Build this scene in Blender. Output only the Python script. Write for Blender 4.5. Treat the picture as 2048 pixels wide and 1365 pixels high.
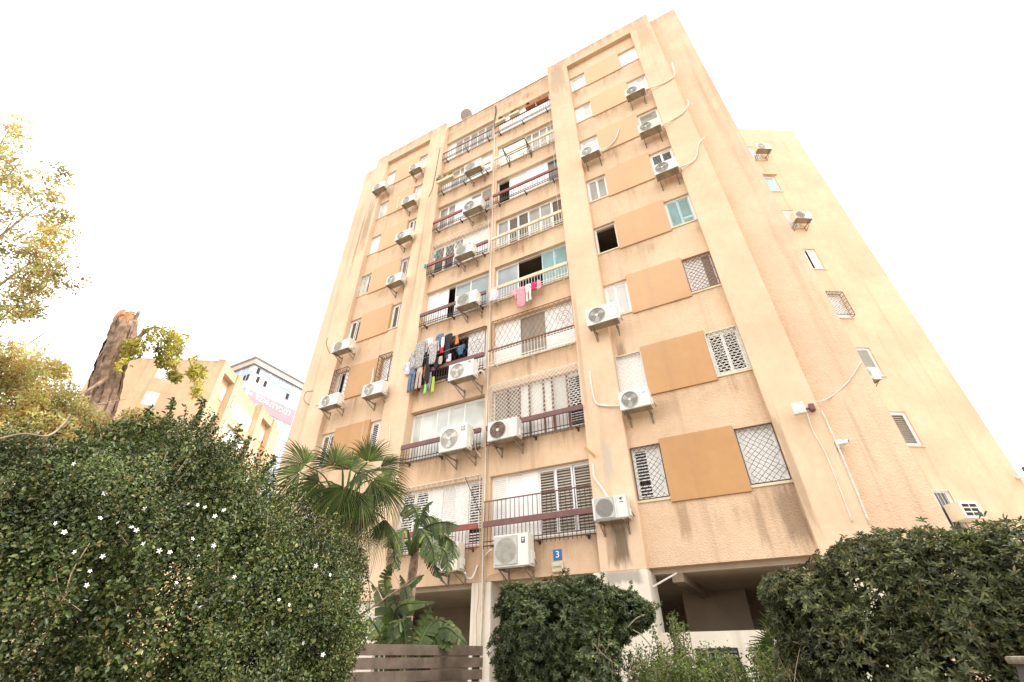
import bpy, bmesh, math, random
import numpy as np
from mathutils import Vector, Matrix
for o in list(bpy.data.objects): bpy.data.objects.remove(o)
SC = bpy.context.scene
COL = SC.collection
R = math.radians
random.seed(7); RNG = np.random.default_rng(7)

# ---------------------------------------------------------------- camera
CAM_LOC = (4.2855, -11.5028, 1.5993)
CX = Vector((0.88625657, 0.46315625, -0.00596486)); CDN = Vector((-0.27086888, 0.50777958, -0.81779578)); CF = Vector((-0.3757384, 0.72639258, 0.57547761))
cd = bpy.data.cameras.new('camera'); cam = bpy.data.objects.new('camera', cd); COL.objects.link(cam)
m = Matrix((( CX[0], -CDN[0], -CF[0], CAM_LOC[0]), (CX[1], -CDN[1], -CF[1], CAM_LOC[1]), (CX[2], -CDN[2], -CF[2], CAM_LOC[2]), (0, 0, 0, 1)))
cam.matrix_world = m
cd.sensor_width = 36; cd.sensor_fit = 'HORIZONTAL'; cd.lens = 906.351 / 2048 * 36
cd.clip_start = 0.1; cd.clip_end = 3000
SC.camera = cam
# ---------------------------------------------------------------- world, sun, exposure
SUN_AZ, SUN_EL = R(24), R(44)          # direction towards the sun: behind the block, to the right
W = bpy.data.worlds.new('World'); SC.world = W; W.use_nodes = True
nt = W.node_tree; nt.nodes.clear()
sky = nt.nodes.new('ShaderNodeTexSky'); sky.sky_type = 'NISHITA'; sky.sun_disc = False
sky.sun_elevation = SUN_EL; sky.sun_rotation = math.pi/2 - SUN_AZ; sky.air_density = 1.0; sky.dust_density = 4.0; sky.ozone_density = 1.0
hsv = nt.nodes.new('ShaderNodeHueSaturation'); hsv.inputs['Saturation'].default_value = 0.25
mixw = nt.nodes.new('ShaderNodeMix'); mixw.data_type = 'RGBA'; mixw.inputs[0].default_value = 0.80
mixw.inputs[7].default_value = (9.6, 9.4, 9.2, 1)   # even bright overcast cloud
bg = nt.nodes.new('ShaderNodeBackground'); bg.inputs['Strength'].default_value = 0.10
wo = nt.nodes.new('ShaderNodeOutputWorld')
nt.links.new(sky.outputs[0], hsv.inputs['Color']); nt.links.new(hsv.outputs[0], mixw.inputs[6]); nt.links.new(mixw.outputs[2], bg.inputs[0]); nt.links.new(bg.outputs[0], wo.inputs[0])
sd = bpy.data.lights.new('sun', 'SUN'); sd.energy = 1.5; sd.angle = R(12); sd.color = (1, .95, .87)
sun = bpy.data.objects.new('sun', sd); COL.objects.link(sun)
sv = Vector((math.cos(SUN_EL)*math.cos(SUN_AZ), math.cos(SUN_EL)*math.sin(SUN_AZ), math.sin(SUN_EL)))
sun.rotation_euler = sv.to_track_quat('Z', 'Y').to_euler(); sun.location = (30, 30, 60)
vs = SC.view_settings; vs.view_transform = 'Standard'; vs.look = 'None'; vs.gamma = 1; vs.use_curve_mapping = False
vs.exposure = 1.62
SC.render.engine = 'CYCLES'

# ---------------------------------------------------------------- helpers
CL = Vector(CAM_LOC); FPX = 906.351
def ray(u, v): return CX*((u-1024)/FPX) + CDN*((v-682.5)/FPX) + CF
def at(u, v, y):            # point of the plane y seen at photo position u, v
    d = ray(u, v); return CL + d*((y-CL.y)/d.y)
def atr(u, v, r):           # point at ground distance r
    d = ray(u, v); return CL + d*(r/math.hypot(d.x, d.y))
def tag(o, label=None, cat=None, group=None, kind=None):
    if label: o['label'] = label
    if cat: o['category'] = cat
    if group: o['group'] = group
    if kind: o['kind'] = kind
    return o
ORI = {}
def thing(name, loc, label, cat, group=None):
    o = bpy.data.objects.new(name, None); COL.objects.link(o); o.location = loc; o.empty_display_size = .2
    ORI[o.name] = Vector(loc); return tag(o, label, cat, group)
class MB:
    def __init__(s, T=None): s.v = []; s.f = []; s.T = T
    def add(s, vs, fs):
        b = len(s.v)
        s.v += [(s.T @ Vector(p))[:] for p in vs] if s.T else [tuple(p) for p in vs]
        s.f += [tuple(i+b for i in f) for f in fs]; return s
    def box(s, x0, x1, y0, y1, z0, z1):
        return s.add([(x0,y0,z0),(x1,y0,z0),(x1,y1,z0),(x0,y1,z0),(x0,y0,z1),(x1,y0,z1),(x1,y1,z1),(x0,y1,z1)],
              [(0,3,2,1),(4,5,6,7),(0,1,5,4),(1,2,6,5),(2,3,7,6),(3,0,4,7)])
    def bbox(s, x0, x1, y0, y1, z0, z1, r=.02, seg=2):
        bm = bmesh.new(); bmesh.ops.create_cube(bm, size=1)
        for v in bm.verts: v.co = Vector(((x0+x1)/2+v.co.x*(x1-x0), (y0+y1)/2+v.co.y*(y1-y0), (z0+z1)/2+v.co.z*(z1-z0)))
        bmesh.ops.bevel(bm, geom=list(bm.edges), offset=r, segments=seg, profile=.6, affect='EDGES')
        bm.verts.index_update()
        s.add([v.co[:] for v in bm.verts], [tuple(v.index for v in f.verts) for f in bm.faces]); bm.free(); return s
    def tube(s, pts, r, n=5, cap=True):
        pts = [Vector(p) for p in pts]; rs = r if hasattr(r, '__len__') else [r]*len(pts)
        vs = []; fs = []; prev = None
        for i, p in enumerate(pts):
            t = (pts[min(i+1, len(pts)-1)] - pts[max(i-1, 0)]); t = t.normalized() if t.length > 1e-9 else Vector((0,0,1))
            a = prev - t*prev.dot(t) if prev else t.orthogonal()
            if a.length < 1e-6: a = t.orthogonal()
            a.normalize(); prev = a; b = t.cross(a)
            for k in range(n):
                an = 2*math.pi*k/n; vs.append(p + (a*math.cos(an)+b*math.sin(an))*rs[i])
        for i in range(len(pts)-1):
            for k in range(n): fs.append((i*n+k, i*n+(k+1)%n, (i+1)*n+(k+1)%n, (i+1)*n+k))
        if cap and n > 2: fs.append(tuple(range(n))[::-1]); fs.append(tuple((len(pts)-1)*n+k for k in range(n)))
        return s.add(vs, fs)
    def bar(s, p, q, w):          # square bar from p to q
        return s.tube([p, q], w*.7071, 4)
    def disc(s, c, r, y=0, n=28, r0=0):   # disc facing -y
        vs = [(c[0]+r*math.cos(2*math.pi*k/n), c[1], c[2]+r*math.sin(2*math.pi*k/n)) for k in range(n)]
        if r0:
            vs += [(c[0]+r0*math.cos(2*math.pi*k/n), c[1]+y, c[2]+r0*math.sin(2*math.pi*k/n)) for k in range(n)]
            return s.add(vs, [(k, (k+1)%n, n+(k+1)%n, n+k) for k in range(n)])
        return s.add(vs, [tuple(range(n))])
    def poly(s, pts, y0, y1):     # x-z outline extruded in y
        n = len(pts)
        return s.add([(p[0], y0, p[1]) for p in pts]+[(p[0], y1, p[1]) for p in pts],
                     [tuple(range(n)), tuple(range(2*n-1, n-1, -1))]+[(k, n+k, n+(k+1)%n, (k+1)%n) for k in range(n)])
    def build(s, name, mat, parent=None, smooth=False, label=None, cat=None, group=None, kind=None):
        me = bpy.data.meshes.new(name)
        org = ORI.get(parent.name, Vector()) if parent else Vector()
        me.from_pydata([(v[0]-org.x, v[1]-org.y, v[2]-org.z) for v in s.v], [], s.f); me.update()
        if smooth: me.polygons.foreach_set('use_smooth', [True]*len(me.polygons))
        me.materials.append(mat)
        o = bpy.data.objects.new(name, me); COL.objects.link(o)
        if parent: o.parent = parent; ORI[o.name] = org
        return tag(o, label, cat, group, kind)
def bx(name, mat, parent, *a, T=None, **k): return MB(T).box(*a).build(name, mat, parent, **k)
def curve_pts(ps, n=8):       # Catmull-Rom through ps
    ps = [Vector(p) for p in ps]; q = [2*ps[0]-ps[1]]+ps+[2*ps[-1]-ps[-2]]; out = []
    for i in range(1, len(q)-2):
        for k in range(n):
            t = k/n; a, b, c, d = q[i-1], q[i], q[i+1], q[i+2]
            out.append(.5*((2*b)+(c-a)*t+(2*a-5*b+4*c-d)*t*t+(3*b-a-3*c+d)*t**3))
    out.append(ps[-1]); return out

# ---------------------------------------------------------------- materials
def newmat(name):
    m = bpy.data.materials.new(name); m.use_nodes = True; t = m.node_tree
    return m, t, t.nodes['Principled BSDF']
def N(t, typ, **k):
    n = t.nodes.new('ShaderNode'+typ)
    for a, b in k.items():
        if a.startswith('i_'): n.inputs[a[2:].replace('_', ' ')].default_value = b
        else: setattr(n, a, b)
    return n
def mixc(t, fac, a, b, mode='MIX'):
    n = N(t, 'Mix', data_type='RGBA', blend_type=mode)
    for i, x in ((0, fac), (6, a), (7, b)):
        if hasattr(x, 'links') or hasattr(x, 'is_linked'): t.links.new(x, n.inputs[i])
        else: n.inputs[i].default_value = x if i == 0 or len(x) == 4 else (*x, 1)
    return n.outputs[2]
def mth(t, op, a, b=0.0, c=None, clamp=False):
    n = N(t, 'Math', operation=op, use_clamp=clamp)
    for i, x in enumerate((a, b) if c is None else (a, b, c)):
        if hasattr(x, 'is_linked'): t.links.new(x, n.inputs[i])
        else: n.inputs[i].default_value = x
    return n.outputs[0]
def mrange(t, x, a, b, c=0, d=1):
    n = N(t, 'MapRange', interpolation_type='SMOOTHSTEP'); t.links.new(x, n.inputs[0])
    for i, q in enumerate((a, b, c, d)): n.inputs[i+1].default_value = q
    return n.outputs[0]
def noise(t, vec, scale, detail=4, rough=.55, sc=None):
    if sc:
        mp = N(t, 'Mapping'); mp.inputs['Scale'].default_value = sc; t.links.new(vec, mp.inputs[0]); vec = mp.outputs[0]
    n = N(t, 'TexNoise'); n.inputs['Scale'].default_value = scale; n.inputs['Detail'].default_value = detail; n.inputs['Roughness'].default_value = rough
    t.links.new(vec, n.inputs['Vector']); return n.outputs[0]
def pos(t): return N(t, 'NewGeometry').outputs['Position']
def plain(name, col, rough=.55, var=.12, vscale=6, metal=0, bump=0, bscale=60, spec=.5, dirt=0, dirtcol=(.12,.08,.05)):
    m, t, b = newmat(name); p = pos(t)
    n = noise(t, p, vscale, 5)
    f = mrange(t, n, .3, .7)
    c = mixc(t, f, tuple(x*(1-var) for x in col), tuple(min(1, x*(1+var)) for x in col))
    if dirt:
        d = mth(t, 'MULTIPLY', mrange(t, noise(t, p, 3.2, 8, .65, (1.6,1.6,.5)), .48, .78), dirt)
        c = mixc(t, d, c, dirtcol)
    t.links.new(c, b.inputs['Base Color']); b.inputs['Roughness'].default_value = rough; b.inputs['Metallic'].default_value = metal
    b.inputs['Specular IOR Level'].default_value = spec
    if bump:
        bn = N(t, 'Bump'); bn.inputs['Strength'].default_value = bump; bn.inputs['Distance'].default_value = .01
        t.links.new(noise(t, p, bscale, 4), bn.inputs['Height']); t.links.new(bn.outputs[0], b.inputs['Normal'])
    return m
def stucco(name, col, z0=None, bump=.5, bscale=22, streak=.55, top=None, rust=.35, coarse=0, bd=.02, fade=.09):
    m, t, b = newmat(name); p = pos(t)
    sep = N(t, 'SeparateXYZ'); t.links.new(p, sep.inputs[0]); z = sep.outputs[2]
    big = mrange(t, noise(t, p, .55, 6, .6), .3, .7)
    c = mixc(t, big, tuple(x*(1-fade) for x in col), tuple(min(1, x*(1+fade)) for x in col))
    mott = mrange(t, noise(t, p, 5, 6, .7), .35, .75)
    gr = mth(t, 'MULTIPLY', mrange(t, noise(t, p, .75, 9, .72, (1, 1, .55)), .50, .78), .34)
    c = mixc(t, gr, c, tuple(x*q for x, q in zip(col, (.62, .54, .47))))
    c = mixc(t, mth(t, 'MULTIPLY', mott, .26), c, tuple(x*q for x, q in zip(col, (.80, .70, .62))))
    st = noise(t, p, 1.0, 8, .7, (4.2, 4.2, .5)); stm = mrange(t, st, .42, .74)
    if z0 is not None:
        fr = mth(t, 'FRACT', mth(t, 'DIVIDE', mth(t, 'SUBTRACT', z0+28.5, z), 2.85))
        wob = mth(t, 'MULTIPLY', noise(t, p, 1.3, 3, .5, (3, 3, .2)), .26)
        zone = mrange(t, mth(t, 'SUBTRACT', fr, wob), -.02, .2, 1, 0)
        k = mth(t, 'MULTIPLY', mth(t, 'ADD', mth(t, 'MULTIPLY', stm, .8), .25), zone)
        k = mth(t, 'MULTIPLY', mth(t, 'MULTIPLY', k, mrange(t, noise(t, p, .8, 3, .5, (1, 1, .6)), .40, .66, .12, 1.0)), streak, clamp=True)
        c = mixc(t, k, c, (.27, .15, .075))
        spk = mrange(t, noise(t, p, 16, 6, .75), .56, .74)
        c = mixc(t, mth(t, 'MULTIPLY', mth(t, 'MULTIPLY', spk, rust), mth(t, 'ADD', zone, .25)), c, (.20, .10, .05))
    s2 = mrange(t, noise(t, p, 1.0, 6, .6, (2.6, 2.6, .09)), .53, .74)
    c = mixc(t, mth(t, 'MULTIPLY', s2, .34), c, (.30, .19, .11))
    rep = mth(t, 'MULTIPLY', mrange(t, noise(t, p, .33, 2, .4, (1, 1, .7)), .58, .62), .10)
    c = mixc(t, rep, c, (.80, .66, .50))
    if top:
        g = mth(t, 'MULTIPLY', mrange(t, z, top-1.9, top), mrange(t, noise(t, p, 1.0, 7, .65, (4, 4, .7)), .28, .62))
        c = mixc(t, mth(t, 'MULTIPLY', g, .62), c, (.24, .17, .11))
    t.links.new(c, b.inputs['Base Color']); b.inputs['Roughness'].default_value = .92; b.inputs['Specular IOR Level'].default_value = .15
    h = noise(t, p, bscale, 5, .65)
    if coarse:
        v = N(t, 'TexVoronoi'); v.inputs['Scale'].default_value = coarse; t.links.new(p, v.inputs['Vector'])
        h = mth(t, 'ADD', mth(t, 'MULTIPLY', h, 1.2), v.outputs['Distance'])
    bn = N(t, 'Bump'); bn.inputs['Strength'].default_value = bump; bn.inputs['Distance'].default_value = bd
    t.links.new(h, bn.inputs['Height']); t.links.new(bn.outputs[0], b.inputs['Normal'])
    return m
def add_smears(m, spots):
    t = m.node_tree; b = t.nodes['Principled BSDF']; c = b.inputs['Base Color'].links[0].from_socket; p = pos(t); sep = N(t, 'SeparateXYZ'); t.links.new(p, sep.inputs[0])
    nz = noise(t, p, 1.0, 6, .65, (9, 9, 1.1))
    for (x, z, wx, wz, col, amt) in spots:
        dx = mth(t, 'DIVIDE', mth(t, 'ABSOLUTE', mth(t, 'SUBTRACT', sep.outputs[0], x)), wx); dz = mth(t, 'DIVIDE', mth(t, 'ABSOLUTE', mth(t, 'SUBTRACT', sep.outputs[2], z)), wz)
        k = mth(t, 'ADD', mth(t, 'MAXIMUM', dx, dz), mth(t, 'MULTIPLY', mth(t, 'SUBTRACT', nz, .5), 1.3))
        c = mixc(t, mth(t, 'MULTIPLY', mrange(t, k, .45, 1.05, 1, 0), amt), c, col)
    t.links.new(c, b.inputs['Base Color'])
def leafmat(name, cols, rough=.45, trans=.25, spec=.4):
    m, t, b = newmat(name)
    g = N(t, 'NewGeometry'); rp = N(t, 'ValToRGB'); e = rp.color_ramp.elements
    while len(e) < len(cols): e.new(.5)
    for i, (x, c) in enumerate(cols): e[i].position = x; e[i].color = (*c, 1)
    t.links.new(g.outputs['Random Per Island'], rp.inputs[0])
    big = mrange(t, noise(t, g.outputs['Position'], 2.2, 4), .32, .68, .55, 1.38)
    c = mixc(t, 1.0, rp.outputs[0], (1, 1, 1), 'MULTIPLY')
    vm = N(t, 'VectorMath', operation='SCALE'); t.links.new(c, vm.inputs[0]); t.links.new(big, vm.inputs['Scale'])
    t.links.new(vm.outputs[0], b.inputs['Base Color']); b.inputs['Roughness'].default_value = rough; b.inputs['Specular IOR Level'].default_value = spec
    tr = N(t, 'BsdfTranslucent'); t.links.new(vm.outputs[0], tr.inputs[0])
    mx = N(t, 'MixShader'); mx.inputs[0].default_value = trans
    out = t.nodes['Material Output']; t.links.new(b.outputs[0], mx.inputs[1]); t.links.new(tr.outputs[0], mx.inputs[2]); t.links.new(mx.outputs[0], out.inputs[0])
    return m
PEACH = (.70, .50, .335); PALE = (.735, .54, .372)
M = dict(
 pil=stucco('smooth_stucco', PALE, None, .25, 30, top=28.4, bd=.006),
 cen=stucco('centre_stucco', PEACH, 4.15, .6, 18, 1.0, top=27.9, rust=.75, bd=.012),
 bay=stucco('rough_bay_stucco', (.73, .53, .358), 4.7, .9, 26, .8, rust=.7, coarse=34, bd=.014),
 endw=stucco('rough_end_stucco', (.77, .57, .40), None, .9, 26, top=28.6, coarse=34, bd=.014),
 wing=stucco('wing_stucco', (.70, .51, .35), None, .3, 30, bd=.006),
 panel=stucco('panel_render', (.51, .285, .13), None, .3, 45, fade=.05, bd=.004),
 bgw=stucco('far_stucco', (.60, .43, .27), 4.15, .3, 20, .3, top=28.4),
 cream=stucco('cream_plaster', (.76, .69, .58), None, .3, 30, bd=.006),
 soffit=plain('soffit_plaster', (.60, .50, .385), .9, .08, 2, bump=.2),
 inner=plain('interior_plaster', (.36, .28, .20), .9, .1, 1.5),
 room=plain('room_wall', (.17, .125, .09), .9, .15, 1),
 white=plain('white_aluminium', (.84, .82, .79), .4, .04, 3, dirt=.05),
 shut=plain('white_shutter', (.87, .855, .82), .5, .03, 3, dirt=.05),
 shutg=plain('grey_shutter', (.50, .465, .40), .5, .06, 4),
 shutb=plain('blue_shutter', (.42, .60, .60), .5, .07, 4),
 taupe=plain('taupe_screen', (.30, .25, .19), .7, .1, 40),
 dark=plain('dark_void', (.03, .025, .022), .9, .1, 3),
 cream_beam=plain('cream_paint', (.66, .55, .38), .55, .1, 4, dirt=.35),
 red=plain('oxide_red_paint', (.25, .055, .035), .5, .18, 5, dirt=.25, dirtcol=(.12, .06, .05)),
 maroon=plain('maroon_paint', (.16, .062, .055), .5, .15, 5, dirt=.2),
 iron=plain('dark_iron', (.07, .04, .035), .6, .25, 12),
 rust=plain('rusty_iron', (.20, .085, .045), .75, .3, 20),
 wiron=plain('white_iron', (.72, .68, .60), .55, .12, 14, dirt=.4, dirtcol=(.35, .17, .08)),
 steel=plain('bracket_steel', (.26, .215, .165), .6, .3, 12),
 acw=plain('ac_casing', (.76, .73, .655), .42, .06, 3, dirt=.13, dirtcol=(.35, .27, .18)),
 acy=plain('ac_casing_yellowed', (.70, .64, .52), .5, .08, 3, dirt=.3, dirtcol=(.30, .22, .14)),
 acg=plain('ac_casing_grey', (.66, .65, .61), .45, .06, 3, dirt=.22, dirtcol=(.30, .24, .17)),
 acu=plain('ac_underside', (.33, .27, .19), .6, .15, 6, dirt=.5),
 acf=plain('ac_fan_dark', (.16, .145, .125), .5, .2, 10),
 acl=plain('ac_fan_light', (.42, .385, .32), .5, .15, 8),
 acr=plain('ac_fan_rust', (.14, .05, .028), .6, .4, 12),
 wire=plain('grille_wire', (.50, .48, .44), .4, .1, 8),
 pipe=plain('pipe_sleeve', (.74, .69, .60), .6, .08, 6, dirt=.2),
 cable=plain('tan_cable', (.55, .40, .25), .7, .1, 6),
 bcable=plain('black_cable', (.05, .045, .04), .7, .1, 6),
 blue=plain('sign_blue', (.012, .14, .42), .35, .05, 3),
 sign=plain('sign_cream', (.62, .55, .38), .4, .08, 5),
 ink=plain('black_print', (.03, .03, .035), .6, .05, 3),
 wprint=plain('white_print', (.85, .85, .85), .5, .02, 3),
 logo=plain('blue_print', (.02, .06, .14), .5, .05, 3),
 orange=plain('orange_print', (.60, .16, .04), .5, .05, 3),
 terra=plain('terracotta', (.36, .11, .05), .8, .15, 8),
 bark=plain('rough_bark', (.27, .18, .125), .95, .45, 9, bump=1, bscale=22),
 twig=plain('grey_twig', (.25, .185, .125), .9, .3, 12),
 cut=plain('broken_wood', (.46, .22, .11), .9, .35, 14, bump=.6, bscale=40),
 wood=plain('weathered_board', (.098, .068, .048), .8, .3, 5, bump=.4, bscale=50),
 ground=plain('soil_and_paving', (.20, .17, .13), .95, .2, .8, bump=.3, bscale=12),
 grey=plain('grey_plastic', (.10, .095, .095), .5, .1, 4),
 tow=plain('tower_white_panel', (.52, .54, .58), .35, .04, .4),
 towb=plain('tower_glass', (.33, .40, .49), .15, .08, .3),
 towt=plain('tower_cornice', (.50, .41, .34), .6, .05, .4),
 banner=plain('pink_banner', (.40, .215, .235), .7, .05, .5),
)
def glass(name, col, rough=.06):
    m, t, b = newmat(name); p = pos(t)
    c = mixc(t, mrange(t, noise(t, p, .9, 2), .35, .65), tuple(x*.85 for x in col), tuple(x*1.15 for x in col))
    t.links.new(c, b.inputs['Base Color']); b.inputs['Roughness'].default_value = rough; b.inputs['IOR'].default_value = 1.5; return m
def flare_fade(m, amt):      # lens flare painted into the colour, paler towards the upper storeys
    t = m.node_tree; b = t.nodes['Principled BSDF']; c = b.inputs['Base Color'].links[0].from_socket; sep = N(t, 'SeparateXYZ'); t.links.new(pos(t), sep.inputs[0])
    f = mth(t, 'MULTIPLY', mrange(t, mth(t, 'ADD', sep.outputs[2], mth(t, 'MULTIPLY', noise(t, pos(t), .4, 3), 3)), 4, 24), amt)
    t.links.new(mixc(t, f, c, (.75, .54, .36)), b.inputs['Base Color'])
flare_fade(M['panel'], .62)
M['g'] = glass('window_glass', (.30, .275, .225)); M['gd'] = glass('dark_window_glass', (.10, .10, .10)); M['gb'] = glass('bluish_window_glass', (.30, .345, .345)); M['gw'] = glass('curtained_glass', (.58, .60, .56))
M['aqua'] = glass('aqua_glass', (.34, .54, .56))
FL = 2.85
ORD = ['lowest', 'second lowest', 'third lowest', 'fourth lowest', 'fourth highest', 'third highest', 'second highest', 'top']
add_smears(M['pil'], [(1.28, 3.85, .24, .55, (.10, .075, .05), .8), (1.02, 3.8, .14, .5, (.30, .19, .11), .6), (1.22, 5.85, .17, .62, (.52, .44, .36), .75), (-10.6, 21.5, .28, 2.4, (.22, .15, .10), .55), (-10.95, 20.5, .1, 3.0, (.16, .11, .08), .5), (-6.4, 17.0, .08, 4.5, (.32, .24, .17), .4), (5.25, 5.0, .10, 1.6, (.22, .14, .08), .5), (.80, 9.5, .07, 3.0, (.34, .22, .13), .4), (1.2, 26.3, .5, 1.6, (.30, .21, .14), .45), (5.7, 26.2, .4, 1.5, (.33, .23, .15), .4)])
add_smears(M['cream'], [(1.2, 3.15, .55, .22, (.20, .17, .14), .6)])
add_smears(M['endw'], [(6.75, 5.6, .05, 1.0, (.48, .37, .29), .5)])
add_smears(M['bay'], [(4.95, 4.1, .30, .75, (.16, .10, .06), .6), (2.75, 4.2, .16, .5, (.30, .17, .09), .5), (2.0, 8.9, .16, .75, (.20, .11, .07), .6), (4.3, 4.0, .12, .6, (.26, .16, .09), .4), (2.9, 7.0, .5, .3, (.42, .28, .17), .3), (-7.2, 10.9, .12, .7, (.28, .2, .14), .5)])
# ================================================================ ground
g = MB(); G = 24; RAD = [0, 15, 40, 90, 160, 240]
gv = [(0, 0, 0)] + [(r*math.cos(2*math.pi*k/G), r*math.sin(2*math.pi*k/G), 0) for r in RAD[1:] for k in range(G)]
gf = [(0, 1+k, 1+(k+1)%G) for k in range(G)] + [(1+i*G+k, 1+(i+1)*G+k, 1+(i+1)*G+(k+1)%G, 1+i*G+(k+1)%G) for i in range(4) for k in range(G)]
g.add(gv, gf).build('ground', M['ground'], kind='structure')

# ================================================================ main apartment building
B = thing('apartment_building', (-2.56, 0, 0), 'tall peach stucco apartment block with balconies and brown panels, in the centre', 'building')
PA, PB, PC, PD = (-11.2, -10.2), (-6.97, -5.80), (.70, 1.78), (5.17, 6.15)
for (a, b) in (PA, PB, PC, PD):
    z0 = 3.24 if (a, b) in (PC,) else 3.0
    MB().bbox(a, b, -.2, .3, z0, 28.1, .015, 1).build('pilaster', M['pil'], B)
for (a, b) in ((PA[1], PB[0]), (PC[1], PD[0])):
    bx('lintel', M['pil'], B, a, b, -.197, .3, 27.1, 28.097)
# end walls set back, side walls, roof, core
bx('end_wall', M['endw'], B, -12.55, -11.2, .2, 13, 0, 28.05)
bx('end_wall', M['endw'], B, 6.15, 7.43, .2, 13, 0, 28.05)
bx('roof_slab', M['pil'], B, -11.2, 6.15, .3, 13, 26.9, 27.3)
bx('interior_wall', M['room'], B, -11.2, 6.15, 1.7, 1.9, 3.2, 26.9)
bx('rear_wall', M['pil'], B, -11.2, 6.15, 12.6, 13, 0, 26.9)
bx('roof_parapet', M['cen'], B, -11.2, 6.15, 12.7, 13.0, 27.3, 28.0)
for k in range(8):
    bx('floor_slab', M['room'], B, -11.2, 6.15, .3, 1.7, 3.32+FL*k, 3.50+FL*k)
for x in (-8.6, -6.4, -2.565, 1.2, 3.5):
    bx('partition', M['room'], B, x-.06, x+.06, .3, 1.7, 3.5, 26.9)
# centre spandrels and pier
def spandrels(x0, x1, zb, zt, mat, top, y0=0.0):
    bx('spandrel', mat, B, x0, x1, y0, .3, 3.28, zb)
    for k in range(1, 8): bx('spandrel', mat, B, x0, x1, y0, .3, zt+FL*(k-1), zb+FL*k)
    bx('spandrel', mat, B, x0, x1, y0, .3, zt+FL*7, top)
spandrels(-5.80, .70, 4.18, 6.05, M['cen'], 27.65)
for k in range(8):
    bx('pier', M['cen'], B, -2.70, -2.43, .003, .297, 4.18+FL*k, 6.05+FL*k)
    for (a, b) in ((-5.80, -2.70), (-2.43, .70)):          # thin sill
        bx('sill', M['cream_beam'], B, a, b, -.05, .10, 4.155+FL*k, 4.20+FL*k)
MB().box(-5.80, .70, -.03, .3, 27.653, 27.74).build('coping', M['pil'], B)
spandrels(1.78, 5.17, 4.75, 6.12, M['bay'], 27.1)
spandrels(-10.2, -6.97, 4.75, 6.12, M['bay'], 27.1)
for k in range(8):
    for (x0, x1) in ((2.57, 4.33), (-9.45, -7.69)):
        z = 4.63+FL*k
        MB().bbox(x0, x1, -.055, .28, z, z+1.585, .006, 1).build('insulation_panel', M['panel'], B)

# ---------------- windows
def slats(mb, x0, x1, z0, z1, y, pitch=.075, tilt=.5, d=.045, th=.008, skip=()):
    n = max(2, int((z1-z0)/pitch)); p = (z1-z0)/n
    for i in range(n):
        if i in skip: continue
        z = z0+p*(i+.5); dy = d/2*math.cos(tilt); dz = d/2*math.sin(tilt)
        mb.add([(x0,y-dy,z-dz),(x1,y-dy,z-dz),(x1,y+dy,z+dz),(x0,y+dy,z+dz),(x0,y-dy,z-dz+th),(x1,y-dy,z-dz+th),(x1,y+dy,z+dz+th),(x0,y+dy,z+dz+th)],
               [(0,3,2,1),(4,5,6,7),(0,1,5,4),(1,2,6,5),(2,3,7,6),(3,0,4,7)])
def sash_frame(mb, x0, x1, z0, z1, y, w=.035, d=.03):
    mb.box(x0, x0+w, y, y+d, z0, z1).box(x1-w, x1, y, y+d, z0, z1).box(x0+w, x1-w, y, y+d, z0, z0+w).box(x0+w, x1-w, y, y+d, z1-w, z1)
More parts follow.
